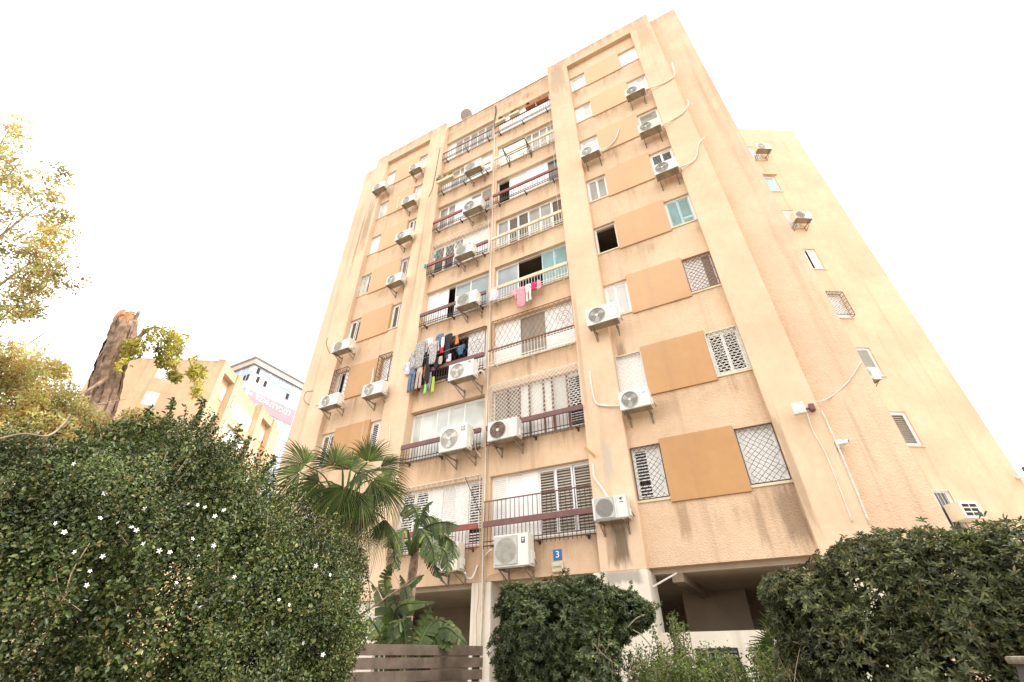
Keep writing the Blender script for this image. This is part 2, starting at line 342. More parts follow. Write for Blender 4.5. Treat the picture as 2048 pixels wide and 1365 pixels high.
def window(parent, x0, x1, z0, z1, spec, y=.15, fmat='white', fw=.04, T=None, transom=None, posts=False):
    """spec: list of (kind, weight); frame mesh is the part, sashes its sub-parts"""
    f = MB(T); f.box(x0, x0+fw, y, y+.09, z0, z1).box(x1-fw, x1, y, y+.09, z0, z1).box(x0+fw, x1-fw, y, y+.09, z0, z0+fw).box(x0+fw, x1-fw, y, y+.09, z1-fw, z1)
    tot = sum(w for _, w in spec); x = x0+fw; span = x1-x0-2*fw; subs = []
    for i, (kd, w) in enumerate(spec):
        a = x; b = x+span*w/tot; x = b; yy = y+.012+(.03 if i % 2 else 0); za, zb = z0+fw, z1-fw
        if kd[0] == 'G':
            sash_frame(f, a, b, za, zb, yy)
            m = {'G': 'g', 'Gd': 'gd', 'Gb': 'gb', 'Gw': 'gw', 'Ga': 'aqua'}[kd]
            p = MB(T).box(a+.03, b-.03, yy+.012, yy+.02, za+.03, zb-.03); subs.append(('pane', p, m))
            if transom: f.box(a+.035, b-.035, yy+.002, yy+.028, transom, transom+.035)
        elif kd[0] == 'W':                         # closed shutter of thin flush slats
            s = MB(T); h = (zb-za)*(1 if kd == 'W' else random.uniform(.86, .97)); zt = zb; zlo = za
            s.box(a+.004, b-.004, yy+.014, yy+.03, zlo, zt)
            n = int((zt-zlo)/.085); pp = (zt-zlo)/n
            for q in range(n): s.box(a+.03, b-.03, yy+.004+.002*(q % 2), yy+.014, zlo+pp*q+.004, zlo+pp*(q+1)-.003)
            s.box(a, a+.03, yy, yy+.014, zlo, zt).box(b-.03, b, yy, yy+.014, zlo, zt)
            subs.append(('shutter', s, 'shut'))
        elif kd[0] in 'VgBt':                      # louvred: V white, g grey, B blue, t taupe screen
            mm = {'V': 'shut', 'g': 'shutg', 'B': 'shutb', 't': 'taupe'}[kd[0]]
            fr = MB(T); sash_frame(fr, a, b, za, zb, yy, .04)
            if kd[0] == 't': fr.box(a+.04, b-.04, yy+.015, yy+.02, za+.04, zb-.04)
            elif len(kd) > 1 and kd[1] == 'c':     # louvre turned shut
                fr.box(a+.04, b-.04, yy+.02, yy+.024, za+.04, zb-.04); slats(fr, a+.04, b-.04, za+.04, zb-.04, yy+.01, .055, 1.15, .05, skip=(5, 6) if kd == 'Bc2' else ())
            else:
                slats(fr, a+.04, b-.04, za+.04, zb-.04, yy+.012, .075, .75, .06, skip=(4,) if kd == 'V4' else ())
                subs.append(('backing', MB(T).box(a+.03, b-.03, yy+.06, yy+.065, za, zb), 'dark' if kd[0] != 'g' else 'inner'))
                if kd[0] == 'g': sash_frame(f, a, b, za, zb, yy-.006, .05, .03)
            subs.append(('shutter', fr, mm))
        elif kd[0] == 'D':
            if len(kd) > 1: f.box(b-.03, b, yy, yy+.03, za, zb)
    o = f.build('window', M[fmat], parent)
    if posts:
        x = x0+fw
        for kd, w in spec[:-1]:
            x += span*w/tot; subs.append(('post', MB(T).box(x-.028, x+.028, y-.03, y+.008, z0, z1), 'rust'))
    for nm, mb, mm in subs: mb.build(nm, M[mm], o)
    return o
CEN = {  # (left bay, right bay) from the lowest floor up
 1: ([('V',1),('V4',1),('W',1.1),('Vc',1),('W',.9),('V4',1)], [('Vc',1),('W',1),('W',1.1),('g',1.1),('g',1.1),('g',1.2)]),
 2: ([('Gw',.55),('Gw',.95),('Gw',.75),('Gw',.95),('Gw',1.3)], [('t',1),('t',.85),('W',.7),('W',1),('W',.6),('Vc',1),('V',1)]),
 3: ([('D',2.3),('Dd',.25),('W',1)], [('W',1.15),('t',.55),('t',.55),('W',1.3)]),
 4: ([('W',.55),('W',.5),('D',.35),('Gb',.8),('Gb',.95)], [('Gb',1.1),('D',1.15),('Bc2',.6),('Bc',.65)]),
 5: ([('V',.9),('V4',.9),('G',.8),('W',1.4),('W',1)], [('G',1),('g',.9),('g',1),('G',1),('G',1),('g',1)]),
 6: ([('G',.8),('G',.7),('W',1.5),('G',1),('G',1)], [('D',.6),('W',1),('W',1.1),('Gd',.6)]),
 7: ([('W',.5),('G',.6),('G',.6),('W',1.7)], [('W',1),('W',1.2),('G',.5),('G',.6),('G',.6),('G',.6)]),
 8: ([('W',.6),('G',.6),('G',.6),('G',.6),('G',.6),('G',.7)], [('W',1),('W',1),('W',1),('W',1.2)]),
}
for k, (l, r) in CEN.items():
    z0, z1 = 4.2+FL*(k-1), 6.05+FL*(k-1)
    if k == 2: window(B, -5.80, -2.70, z0, z1-.03, l, .20, transom=z0+.72)
    else: window(B, -5.80, -2.70, z0, z1, l)
    window(B, -2.43, .70, z0, z1, r, posts=(k == 2))
BAYR = {1: ([('V4',1),('Wc',.9)], [('W',1),('W',1)]), 2: ([('Wc',1)], [('V',1),('V',1)]), 3: ([('Vc',.8),('Vc',1)], [('Wc',1),('W',1),('t',.9)]),
        4: ([('D',1)], [('Bc',1),('Bc2',1)]), 5: ([('G',1),('G',1)], [('V',1),('V',1)]), 6: ([('Gw',1)], [('G',1)]), 7: ([('W',1),('Gw',.9)], [('W',1),('Gw',1)]), 8: ([('Gw',1)], [('W',1)])}
BAYL = {1: ([('V',1),('V',1)], [('V',1),('W',1)]), 2: ([('g',1),('g',1)], [('V',1),('W',.9)]), 3: ([('G',.5),('D',.8),('W',1)], [('Wc',1),('W',1)]), 4: ([('g',1),('g',1)], [('g',1),('g',1)]),
        5: ([('Gw',1),('g',1)], [('g',1),('g',1)]), 6: ([('W',1)], [('Gd',.6),('Gd',1)]), 7: ([('Gw',1)], [('Gw',1)]), 8: ([('W',1)], [('Gw',1)])}
for D, xs in ((BAYR, ((1.78, 2.57), (4.33, 5.17))), (BAYL, ((-10.2, -9.45), (-7.69, -6.97)))):
    for k, (l, r) in D.items():
        z0, z1 = 4.75+FL*(k-1), 6.12+FL*(k-1)
        for (a, b), sp in zip(xs, (l, r)):
            window(B, a, b, z0, z1, sp, .09, fw=.055)
            bx('sill', M['cream_beam'], B, a, b, -.035, .06, z0-.045, z0+.012)

# ---------------- security grilles (parts of the building)
def grille(x0, x1, z0, z1, y, style, mat, parent=B, T=None, r=.006, out=0):
    fr = MB(T); w = .022
    for p, q in (((x0,y,z0),(x1,y,z0)),((x0,y,z1),(x1,y,z1)),((x0,y,z0),(x0,y,z1)),((x1,y,z0),(x1,y,z1))): fr.bar(p, q, w)
    if out:
        for xx in (x0, x1):
            for zz in (z0, z1): fr.bar((xx, y, zz), (xx, y+out, zz), w)
            for i in range(1, 7): fr.bar((xx, y, z0+(z1-z0)*i/7), (xx, y+out, z0+(z1-z0)*i/7), .012)
        for i in range(1, int((x1-x0)/.11)): xx = x0+i*.11; fr.bar((xx, y, z1), (xx, y+out, z1), .012)
    o = fr.build('window_grille', M[mat], parent)
    b = MB(T)
    if style == 'bars':
        n = int((x1-x0)/.11)
        for i in range(1, n): b.tube([(x0+(x1-x0)*i/n, y, z0), (x0+(x1-x0)*i/n, y, z1)], r, 4, False)
    elif style == 'diag':
        s = .145; h = z1-z0; L = x1-x0
        for sg in (1, -1):
            c = -h
            while c < L:
                pts = []
                n = 12
                for i in range(n+1):
                    t = i/n*h; xx = c+t if sg > 0 else c+h-t
                    if 0 <= xx <= L: pts.append((x0+xx+.018*math.sin(t*2*math.pi/s), y+.004*sg, z0+t))
                if len(pts) > 1: b.tube(pts, r, 4, False)
                c += s
    elif style == 'wave':
        n = int((x1-x0)/.10)
        for i in range(1, n):
            xx = x0+(x1-x0)*i/n; ph = (i % 2)*math.pi
            b.tube([(xx+.045*math.sin(ph+j*math.pi/3.), y-.05*max(0, math.sin(math.pi*(.45-j/20)*2)) if j < 9 else y, z0+(z1-z0)*j/20) for j in range(21)], r, 4, False)
        # scroll at one end
        cx, cz = x1-.35, z0+(z1-z0)*.4
        b.tube([(cx+(.30-.27*t/40)*math.cos(t*.45), y-.01, cz+(.30-.27*t/40)*math.sin(t*.45)) for t in range(41)], r, 4, False)
    b.build('bars', M[mat], o); return o
zf = lambda k, z: z+FL*(k-1)
grille(-5.76, -2.74, 4.62, 6.15, -.06, 'wave', 'wiron')
grille(-2.47, .66, zf(2,4.75), zf(2,6.22), -.10, 'diag', 'wiron', r=.009)
grille(-2.47, .66, zf(3,4.75), zf(3,6.10), -.05, 'wave', 'rust')
grille(-5.76, -2.74, zf(3,4.7), zf(3,6.04), -.03, 'wave', 'iron')
grille(-5.76, -2.74, zf(5,4.75), zf(5,6.2), -.08, 'wave', 'wiron')
grille(1.81, 2.55, 4.78, 6.10, -.02, 'diag', 'iron'); grille(4.35, 5.15, 4.78, 6.10, -.02, 'diag', 'iron')
grille(1.81, 2.55, zf(2,4.78), zf(2,6.10), -.02, 'diag', 'wiron'); grille(4.35, 5.15, zf(2,4.78), zf(2,6.10), -.02, 'diag', 'wiron', r=.008)
grille(4.35, 5.15, zf(3,4.78), zf(3,6.10), -.02, 'diag', 'rust', r=.008)
grille(-10.15, -9.42, zf(3,4.78), zf(3,6.12), -.22, 'bars', 'iron', out=.2)
grille(-7.66, -6.99, zf(3,4.78), zf(3,6.10), -.24, 'diag', 'iron', out=.22)
grille(-10.17, -9.47, zf(5,4.78), zf(5,6.10), -.03, 'wave', 'wiron'); grille(-7.66, -6.99, zf(5,4.78), zf(5,6.10), -.03, 'bars', 'wiron')
grille(-7.66, -6.99, 4.78, 6.10, -.03, 'diag', 'iron')

# ---------------- balcony railings
def railing(k, side, mat, beam=True, bars='iron', ybeam=-.24):
    x0, x1 = (-5.86, -2.66) if side == 'L' else (-2.47, .70)
    if side == 'L': x0 = -5.79
    zt = 4.72+FL*(k-1); zb = 4.08+FL*(k-1); o = MB()
    if beam: o.box(x0, x1, ybeam-.03, ybeam+.03, zt-.15, zt)
    else: o.box(x0, x1, ybeam-.02, ybeam+.02, zt-.05, zt)
    ob = o.build('railing', M[mat], B)
    b = MB(); n = int((x1-x0)/.115)
    for i in range(n+1):
        xx = x0+.02+(x1-x0-.04)*i/n; b.box(xx-.007, xx+.007, ybeam-.007, ybeam+.007, zb-.06, zt-.05)
    b.box(x0, x1, ybeam+.009, ybeam+.025, zb+.11, zb+.135).box(x0, x1, ybeam+.009, ybeam+.025, zb, zb+.03)
    b.build('bars', M[bars], ob)
    c = MB()
    for t in (.08, .5, .92):
        xx = x0+(x1-x0)*t; c.box(xx-.02, xx+.02, ybeam+.027, .0, zb-.005, zb+.035); c.box(xx-.03, xx+.03, -.02, 0, zb-.05, zb+.09)
    c.build('bracket', M[bars], ob); return ob
for k, ml, bl, mr, br in ((1,'red','maroon','maroon','iron'),(2,'maroon','iron','maroon','iron'),(3,'maroon','iron','rust','wiron'),(4,'maroon','iron','cream_beam','wiron'),
                          (5,'red','iron','cream_beam','wiron'),(6,'red','iron','red','iron'),(7,'cream_beam','iron','cream_beam','wiron'),(8,'maroon','iron','iron','iron')):
    railing(k, 'L', ml, k != 8, bl); railing(k, 'R', mr, k not in (3, 8), br)
# taller guard on the lowest right balcony
o = MB(); zt = 5.27
o.box(-2.47, .70, -.255, -.225, zt-.03, zt)
ob = o.build('upper_guard', M['maroon'], B); b = MB()
for i in range(24): xx = -2.44+i*3.1/23; b.box(xx-.007, xx+.007, -.247, -.233, 4.72, zt-.03)
b.build('bars', M['iron'], ob)
# empty black bracket frame on the second highest right balcony
o = MB(); zz = zf(7, 4.55)
p0, p1 = at(1010, 318, -.5), at(1054, 294, -.5)
for xx in (p0.x, p1.x):
    o.bar((xx,-.75,zz-.25), (xx,-.02,zz-.25), .035).bar((xx,-.75,zz-.25), (xx,-.02,zz-.75), .03).bar((xx,-.04,zz+.1), (xx,-.04,zz-.8), .035)
o.bar((p0.x,-.75,zz-.25), (p1.x,-.75,zz-.25), .035).bar((p0.x,-.3,zz-.25), (p1.x,-.3,zz-.25), .03)
o.build('bracket_frame', M['iron'], None, label='empty black steel bracket frame jutting out below second highest right balcony', cat='bracket')

# ---------------- open ground floor
bx('soffit', M['soffit'], B, -11.2, 6.15, .3, 9, 3.18, 3.32)
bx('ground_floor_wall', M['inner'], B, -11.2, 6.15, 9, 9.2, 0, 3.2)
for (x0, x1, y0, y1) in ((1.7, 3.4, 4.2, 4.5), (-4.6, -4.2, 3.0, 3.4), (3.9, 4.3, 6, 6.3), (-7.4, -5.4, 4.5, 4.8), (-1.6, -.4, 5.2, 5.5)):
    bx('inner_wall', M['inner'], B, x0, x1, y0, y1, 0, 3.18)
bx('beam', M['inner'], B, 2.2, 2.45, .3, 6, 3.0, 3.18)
bx('hatch', M['dark'], B, 3.6, 4.2, 8.93, 8.99, 1.9, 2.7); bx('soil_pipe', M['dark'], B, 4.7, 4.95, 7.0, 7.2, 0, 3.18)
MB().bbox(.52, 1.80, -.28, .55, 0, 3.24, .05, 2).build('column', M['cream'], B)
MB().bbox(-2.93, -2.33, -.003, .55, 0, 3.279, .03, 2).build('column', M['cream'], B)
MB().bbox(5.25, 6.1, -.1, .5, 0, 3.0, .03, 2).build('column', M['cream'], B)
for (a, b) in ((-11.1, -10.3), (-6.9, -5.9)): MB().bbox(a, b, -.1, .5, 0, 3.0, .03, 2).build('column', M['cream'], B)
lw = bx('garden_wall', M['cream'], None, 1.80, 6.15, .02, .25, 0, 2.05); tag(lw, 'low cream plastered wall with dark vents under the open ground floor', 'wall')
for x0 in (2.44, 3.53):
    v = MB(); v.box(x0, x0+.8, -.005, .019, 1.30, 1.77); vo = v.build('vent', M['dark'], lw)
    s = MB(); slats(s, x0+.03, x0+.77, 1.33, 1.74, -.02, .075, .6, .05); s.build('slats', M['grey'], vo)
t = MB(); t.tube([(1.80, -.02, 2.9), (2.35, .15, 3.16)], .02, 6).build('brace_pipe', M['pipe'], B)

# ---------------- roof: dish and aerial
d = at(932, 236, .9)
T0 = thing('satellite_dish', (d.x, .9, 27.74), 'round grey satellite dish on the roof edge between the two frames', 'satellite dish')
mb = MB(); c = Vector((d.x, .55, 28.75)); ax = Vector((-.15, .72, .62)).normalized(); u_ = ax.orthogonal().normalized(); w_ = ax.cross(u_)
c = at(932, 230, .55); rings = [(r*.72, r*r*.2) for r in (0.001, .15, .3, .45, .55)]
vs = [c+(u_*math.cos(2*math.pi*k/24)+w_*math.sin(2*math.pi*k/24))*r+ax*h for r, h in rings for k in range(24)]
vs += [v-ax*.012 for v in vs]
n5 = 24*5
fs = [(i*24+k, i*24+(k+1)%24, (i+1)*24+(k+1)%24, (i+1)*24+k) for i in range(4) for k in range(24)]
fs += [tuple(n5+q for q in f[::-1]) for f in fs] + [(4*24+k, 4*24+(k+1)%24, n5+4*24+(k+1)%24, n5+4*24+k) for k in range(24)]
mb.add(vs, fs).build('reflector', plain('dish_grey', (.30, .26, .22), .6, .1, 4), T0, True)
MB().tube([c, (c.x, .9, c.z-.2), (c.x, .9, 27.3)], .025, 6).build('mast', M['steel'], T0)
e_ = c+ax*.5; a_ = MB().tube([c-w_*.5+ax*.05, e_], .012, 5); a_.build('feed_arm', M['steel'], T0); MB().bbox(e_.x-.05, e_.x+.05, e_.y-.05, e_.y+.05, e_.z-.05, e_.z+.05, .01).build('feed_horn', M['white'], T0)
d = at(968, 219, .4); dz_ = d.z-28.25
T0 = thing('roof_antenna', (d.x, .4, 27.74), 'small white rod antenna bracket on the centre roof parapet beside the dish', 'antenna')
MB().tube([(d.x, .4, 27.3), (d.x, .4, 28.4+dz_)], .02, 6).tube([(d.x-.35, .4, 28.65+dz_), (d.x+.15, .3, 28.2+dz_)], .025, 6).build('mast', M['white'], T0)
MB().bbox(d.x+.02, d.x+.35, .2, .4, 27.9+dz_, 28.2+dz_, .02).build('amplifier_box', M['white'], T0)
# ================================================================ air conditioners
def ac(tagk, bl, br, yf, h, label, fan='dark', mesh='ring', depth=.33, badge=None, pipe=None, wall=0.0, T=None, xz=None, side=True):
    if xz: x0, x1, z = xz
    else:
        a, b = at(*bl, yf), at(*br, yf); x0, x1, z = a.x, b.x, (a.z+b.z)/2
        w = x1-x0; wn = min(max(w, .76), .98); cx = (x0+x1)/2; x0, x1 = cx-wn/2, cx+wn/2
    loc = Vector((cx if not xz else (x0+x1)/2, yf+depth, z))
    o = thing('air_conditioner', T @ loc if T else loc, label, 'air conditioner', 'outdoor air conditioner units on the buildings')
    y0, y1 = yf, yf+depth; w = x1-x0
    cs = MB(T).bbox(x0, x1, y0, y1, z, z+h, .018, 2).build('casing', M[random.choice(('acw', 'acw', 'acy', 'acg'))], o)
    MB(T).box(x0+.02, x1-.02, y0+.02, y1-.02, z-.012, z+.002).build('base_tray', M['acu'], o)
    r = min(.42*h, .31*w); fx, fz = x0+w*.36, z+h*.5
    fm = {'dark': 'acf', 'light': 'acl', 'rust': 'acr', 'multi': 'acl'}[fan]
    f = MB(T); yy = y0-.004
    if mesh == 'square':
        f.bbox(fx-r*1.08, fx+r*1.08, yy-.012, y0+.004, fz-r*1.1, fz+r*1.1, .02, 2); fo = f.build('fan_guard', M['wire'], o); yy -= .014
        f = MB(T).disc((fx, yy, fz), r*.98); f.build('fan', M[fm], fo); g = MB(T)
        for i in range(-9, 10):
            q = i/9.5*r; e = math.sqrt(max(0, r*r-q*q))*.98
            g.box(fx+q-.002, fx+q+.002, yy-.012, yy-.008, fz-e, fz+e); g.box(fx-e, fx+e, yy-.008, yy-.004, fz+q-.002, fz+q+.002)
        g.build('mesh', M['wire'], fo)
    else:
        f.disc((fx, yy, fz), r); fo = f.build('fan', M[fm], o)
        g = MB(T)
        for q in ((.55, .8, 1.0) if mesh == 'ring' else (1.0,)):
            g.tube([(fx+r*q*math.cos(2*math.pi*k/28), yy-.012, fz+r*q*math.sin(2*math.pi*k/28)) for k in range(29)], .006 if q < 1 else .012, 4, False)
        if mesh == 'ring':
            for k in range(18):
                a_ = 2*math.pi*k/18; g.box(0,0,0,0,0,0) if False else g.tube([(fx+.18*r*math.cos(a_), yy-.014, fz+.18*r*math.sin(a_)), (fx+r*math.cos(a_+.35), yy-.010, fz+r*math.sin(a_+.35))], .003, 4, False)
        else:
            for i in range(-6, 7):
                q = i/6.8*r; e = math.sqrt(max(0, r*r-q*q)); g.box(fx+q-.004, fx+q+.004, yy-.014, yy-.010, fz-e, fz+e)
        g.build('fan_guard', M['wire' if fan != 'rust' else 'steel'], fo)
        MB(T).disc((fx, yy-.017, fz), r*.17, n=16).build('hub', M['acw'], fo)
        bl_ = MB(T)                                   # blades behind the guard
        for k in range(3):
            a0 = 2*math.pi*k/3+.4; pts = [(fx+r*q*math.cos(a0+dq), yy-.003, fz+r*q*math.sin(a0+dq)) for q, dq in ((.15, 0), (.5, -.25), (.92, -.3), (.95, .3), (.6, .55), (.2, .6))]
            bl_.add(pts, [tuple(range(6))])
        bl_.build('blades', M['acl' if fan == 'dark' else 'acw' if fan != 'rust' else 'acf'], fo)
    MB(T).box(x0+w*.70, x0+w*.704, y0-.003, y0+.002, z+.03, z+h-.03).build('panel_seam', M['acu'], o)
    if side:
        MB(T).bbox(x1-.004, x1+.035, y0+depth*.35, y1-.02, z+.05, z+h*.45, .012, 1).build('service_cover', M['acw'], o)
        v = MB(T)
        for i in range(3): v.tube([(x1+.02, y1-.06-.03*i, z+.1+.05*i), (x1+.08, y1-.03, z+.06), (x1+.04, y1+.05, z+.1)], .009, 5)
        v.build('valve_pipes', M['steel'], o)
    if badge:
        bxx, bzz = x0+w*.86, z+h*.80
        if badge == 'square':
            q = MB(T).box(bxx-.05, bxx+.05, y0-.004, y0+.001, bzz-.09, bzz+.05).build('badge', M['ink'], o)
            MB(T).box(bxx-.012, bxx+.012, y0-.008, y0-.003, bzz-.055, bzz+.0).box(bxx-.03, bxx+.03, y0-.0075, y0-.0035, bzz+.002, bzz+.025).build('emblem', M['wprint'], q)
        elif badge == 'swirl':
            q = MB(T).poly([(bxx-.045, bzz), (bxx-.03, bzz+.04), (bxx+.03, bzz+.045), (bxx+.045, bzz+.03), (bxx, bzz+.02), (bxx+.02, bzz-.03), (bxx-.01, bzz-.015)], y0-.004, y0+.001).build('emblem', M['logo'], o)
            MB(T).box(bxx-.05, bxx+.05, y0-.003, y0+.001, bzz-.07, bzz-.055).build('lettering', M['ink'], o)
        elif badge == 'ring':
            q = MB(T).box(bxx-.075, bxx+.065, y0-.004, y0+.001, bzz-.08, bzz+.07).build('badge', M['steel'], o)
            MB(T).disc((bxx-.005, y0-.006, bzz), .05, n=16, r0=.03).build('emblem', M['wprint'], q)
        elif badge == 'orange':
            MB(T).box(bxx-.06, bxx+.03, y0-.004, y0+.001, bzz, bzz+.08).build('badge', M['orange'], o)
        elif badge == 'small':
            MB(T).box(bxx-.05, bxx+.02, y0-.004, y0+.001, bzz-.05, bzz-.035).build('badge', M['ink'], o)
    for xx in (x0+w*.14, x1-w*.14):
        k_ = MB(T).box(xx-.018, xx+.018, y0-.03, wall, z-.05, z-.014).box(xx-.018, xx+.018, wall-.03, wall-.002, z-.30, z+.06).bar((xx, y0+.05, z-.05), (xx, wall-.01, z-.28), .022)
        k_.build('bracket', M['steel'], o)
    MB(T).box(x0+.03, x1-.03, y0-.02, y0+.01, z-.035, z-.013).build('front_rail', M['steel'], o)
    if pipe: MB(T).tube(curve_pts([at(u, v, yp) for u, v, yp in pipe], 6), .028, 7).build('pipe', M['pipe'], o, True)
    return o
def lb(bay, side, k, extra=''): return 'white air conditioner%s at the %s window of the %s bay, %s row' % (extra, side, bay, ORD[k-1])
ac('a', (1251,192), (1290,177), -.55, .52, lb('right', 'right', 7, ''), pipe=[(1290,180,-.35),(1320,170,-.25),(1348,153,-.23),(1344,126,-.21)])
ac('a', (1278,267), (1322,249), -.55, .52, lb('right', 'right', 6), pipe=[(1322,252,-.35),(1345,240,-.25),(1366,226,-.24),(1377,208,-.23),(1374,200,-.2)])
ac('a', (1161,314), (1199,301), -.55, .50, lb('right', 'left', 6), fan='light', pipe=[(1200,303,-.3),(1215,295,-.13),(1230,280,-.1),(1239,257,-.07)])
ac('a', (1310,351), (1357,332), -.55, .54, lb('right', 'right', 5), pipe=[(1357,336,-.35),(1382,326,-.25),(1393,313,-.24),(1397,290,-.24),(1408,275,-.21)])
ac('a', (1174,652), (1236,636), -.72, .62, lb('right', 'left', 3, ' on pilaster'), wall=-.2, mesh='bars', badge='small')
ac('a', (1241,823), (1302,807), -.55, .53, lb('right', 'left', 2), mesh='bars', badge='small', pipe=[(1240,812,-.3),(1210,812,-.24),(1192,806,-.23),(1184,780,-.23),(1179,744,-.21)])
ac('a', (1187.5,1043), (1257,1033), -.60, .52, 'white air conditioner with blue swirl emblem on the pilaster above the column', mesh='square', badge='swirl', wall=-.2, pipe=[(1215,994,-.45),(1203,975,-.3),(1189,955,-.24),(1186,930,-.21)])
ac('a', (743,384), (768,372), -.60, .50, lb('left', 'left', 8), fan='light')
ac('a', (816.6,346), (840,332), -.60, .50, lb('left', 'right', 8), fan='light')
ac('a', (801.6,412), (828,398), -.60, .50, lb('left', 'right', 7), fan='light', pipe=[(800,412,-.25),(796,417,-.1),(794,412,-.08),(799,395,-.07)])
ac('a', (789,483), (820,469), -.62, .50, lb('left', 'right', 6), fan='light', badge='small')
ac('a', (771,570), (801,561), -.62, .50, lb('left', 'right', 5), mesh='ring', fan='light')
ac('a', (661.6,706), (696,695.6), -.75, .50, lb('left', 'left', 4), mesh='square', fan='light', wall=-.2)
ac('a', (635,817), (673.4,807.7), -.75, .50, lb('left', 'left', 3), fan='light', wall=-.2, badge='small')
ac('a', (721.4,794.5), (762,785), -.66, .52, lb('left', 'right', 3), mesh='ring', fan='light', pipe=[(740,772,-.5),(745,755,-.25),(747,738,-.08)])
ac('a', (927.6,347.6), (961,329.5), -.72, .62, 'white air conditioner on the second highest left balcony above planter boxes', fan='light', mesh='square')
ac('a', (924,425), (962,411), -.72, .62, 'white air conditioner in front of third highest left balcony', mesh='bars')
ac('a', (908.6,514), (944,503), -.66, .55, 'white air conditioner with square grille and red mark on fourth highest left balcony', mesh='square', fan='light', badge='orange')
ac('a', (910.5,615), (951.4,603), -.70, .58, 'cream air conditioner in front of fourth lowest left balcony', mesh='square', fan='light')
ac('a', (892,761), (949,751), -.85, .62, 'white air conditioner with orange badge beside the hanging laundry', fan='light', badge='orange', pipe=[(950,748,-.6),(962,742,-.4),(968,748,-.3),(968,765,-.1)])
ac('a', (875.4,904.6), (934,896.4), -.80, .80, 'large white air conditioner with grey square label on second lowest left balcony', fan='light', badge='ring', depth=.34, pipe=[(945,862,-.6),(949,880,-.4),(952,900,-.2),(962,915,-.05)])
ac('a', (864.5,1143.7), (913,1142), -.62, .70, 'white air conditioner partly hidden by torn banana leaves', mesh='square', fan='light', depth=.36, pipe=[(930,1145,-.4),(935,1157,-.25),(945,1155,-.15),(955,1132,-.05)])
ac('a', (974,883), (1034,872), -.68, .60, 'white air conditioner with rusty brown fan on second lowest right balcony', fan='rust')
ac('a', (985,1136), (1059,1130.5), -.58, .75, 'large white air conditioner with black emblem above the entrance columns', fan='multi', mesh='square', badge='square', depth=.36, pipe=[(983,1100,-.4),(975,1107,-.2),(971,1112,-.05)])

# ================================================================ signs
def text(body, size, mat, name, parent, mtx, ext=.002):
    cu = bpy.data.curves.new(name, 'FONT'); cu.body = body; cu.size = size; cu.align_x = 'CENTER'; cu.align_y = 'CENTER'; cu.extrude = ext
    tmp = bpy.data.objects.new('tmp', cu); COL.objects.link(tmp)
    me = bpy.data.meshes.new_from_object(tmp.evaluated_get(bpy.context.evaluated_depsgraph_get())); bpy.data.objects.remove(tmp)
    org = ORI.get(parent.name, Vector()); me.transform(Matrix.Translation(-org) @ mtx); me.materials.clear(); me.materials.append(mat)
    o = bpy.data.objects.new(name, me); COL.objects.link(o); o.parent = parent; return o
FACE = Matrix.Rotation(R(90), 4, 'X')
s = thing('house_number_sign', (-.42, 0, 3.62), 'blue house number plate reading 3 on the wall above the entrance', 'sign')
MB().bbox(-.535, -.305, -.022, -.002, 3.625, 3.87, .006, 1).build('plate', M['blue'], s)
text('3', .215, M['wprint'], 'numeral', s, Matrix.Translation((-.415, -.025, 3.748)) @ FACE @ Matrix.Scale(1.15, 4, (1, 0, 0)))
s = thing('street_name_box', (-.42, 0, 3.34), 'small cream lamp box with dark street name below the blue number plate', 'sign')
MB().bbox(-.575, -.265, -.075, -.002, 3.345, 3.575, .012, 1).build('housing', M['sign'], s)
MB().box(-.545, -.295, -.082, -.074, 3.365, 3.545).build('face', M['cream_beam'], s)
text('\u05df\u05d9\u05e7\u05e1\u05d5\u05dc\u05d2', .068, M['ink'], 'lettering', s, Matrix.Translation((-.41, -.084, 3.46)) @ FACE)
text('|', .06, M['ink'], 'lettering', s, Matrix.Translation((-.525, -.084, 3.455)) @ FACE)

# ================================================================ cables, floodlight, camera
def cable(pts, r, mat, label, name='cable', n=6, cat='cable', grp=None): MB().tube(curve_pts(pts, n), r, 6).build(name, mat, None, True, label, cat, grp)
def wob(x, z0, z1, y, n=9, a=.02): return [(x+random.uniform(-a, a), y, z0+(z1-z0)*i/n) for i in range(n+1)]
cable(wob(-2.58, 24.3, 1.3, -.035, 16, .02), .022, M['pipe'], 'pale vertical conduit running down the pier between the two balcony columns', 'conduit', 4, 'conduit')
cable(wob(-2.50, 13.0, 1.2, -.05, 10, .03), .012, M['cable'], 'tan cable hanging down the pier beside the pale conduit')
cable([(-2.66,-.05,5.2)]+wob(-2.68, 4.8, 1.6, -.06, 7, .03)+[(-2.62,-.05,1.3)], .011, M['cable'], 'tan cable looping over the entrance column left of the conduit')
cable([at(1040,1140,-.1), at(985,1150,-.08), at(968,1165,-.06), at(966,1195,-.04), at(962,1220,-.04), at(966,1236,-.04)], .014, M['cable'], 'brown drain hose curving down the cream entrance column')
cable([(.60,-.03,25.1)]+wob(.52, 24, 15.5, -.035, 8, .03), .009, M['pipe'], 'thin white wire down the right edge of the upper right balconies')
cable([at(990,212,-.05), at(992,222,-.05), at(990,235,-.05), at(989,247,-.05), at(990,258,-.1)], .03, M['bcable'], 'black cable bundle on the parapet above the top balconies')
cable([at(857,375+20,-.22), at(866,372,-.22), at(880,296,-.22)], .012, M['bcable'], 'black cable rising over the left frame to the roof')
cable([at(1610,812,-.25), at(1625,860,-.22), at(1650,905,-.22), at(1675,965,-.22), at(1705,1045,-.22)], .012, M['pipe'], 'white cable hanging from the floodlight down the right pilaster')
cable([at(1643,822,-.22), at(1670,880,-.215), at(1700,950,-.215), at(1740,1050,-.215)], .018, M['wiron'], 'grey conduit running down beside the security camera', 'conduit', 6, 'conduit')
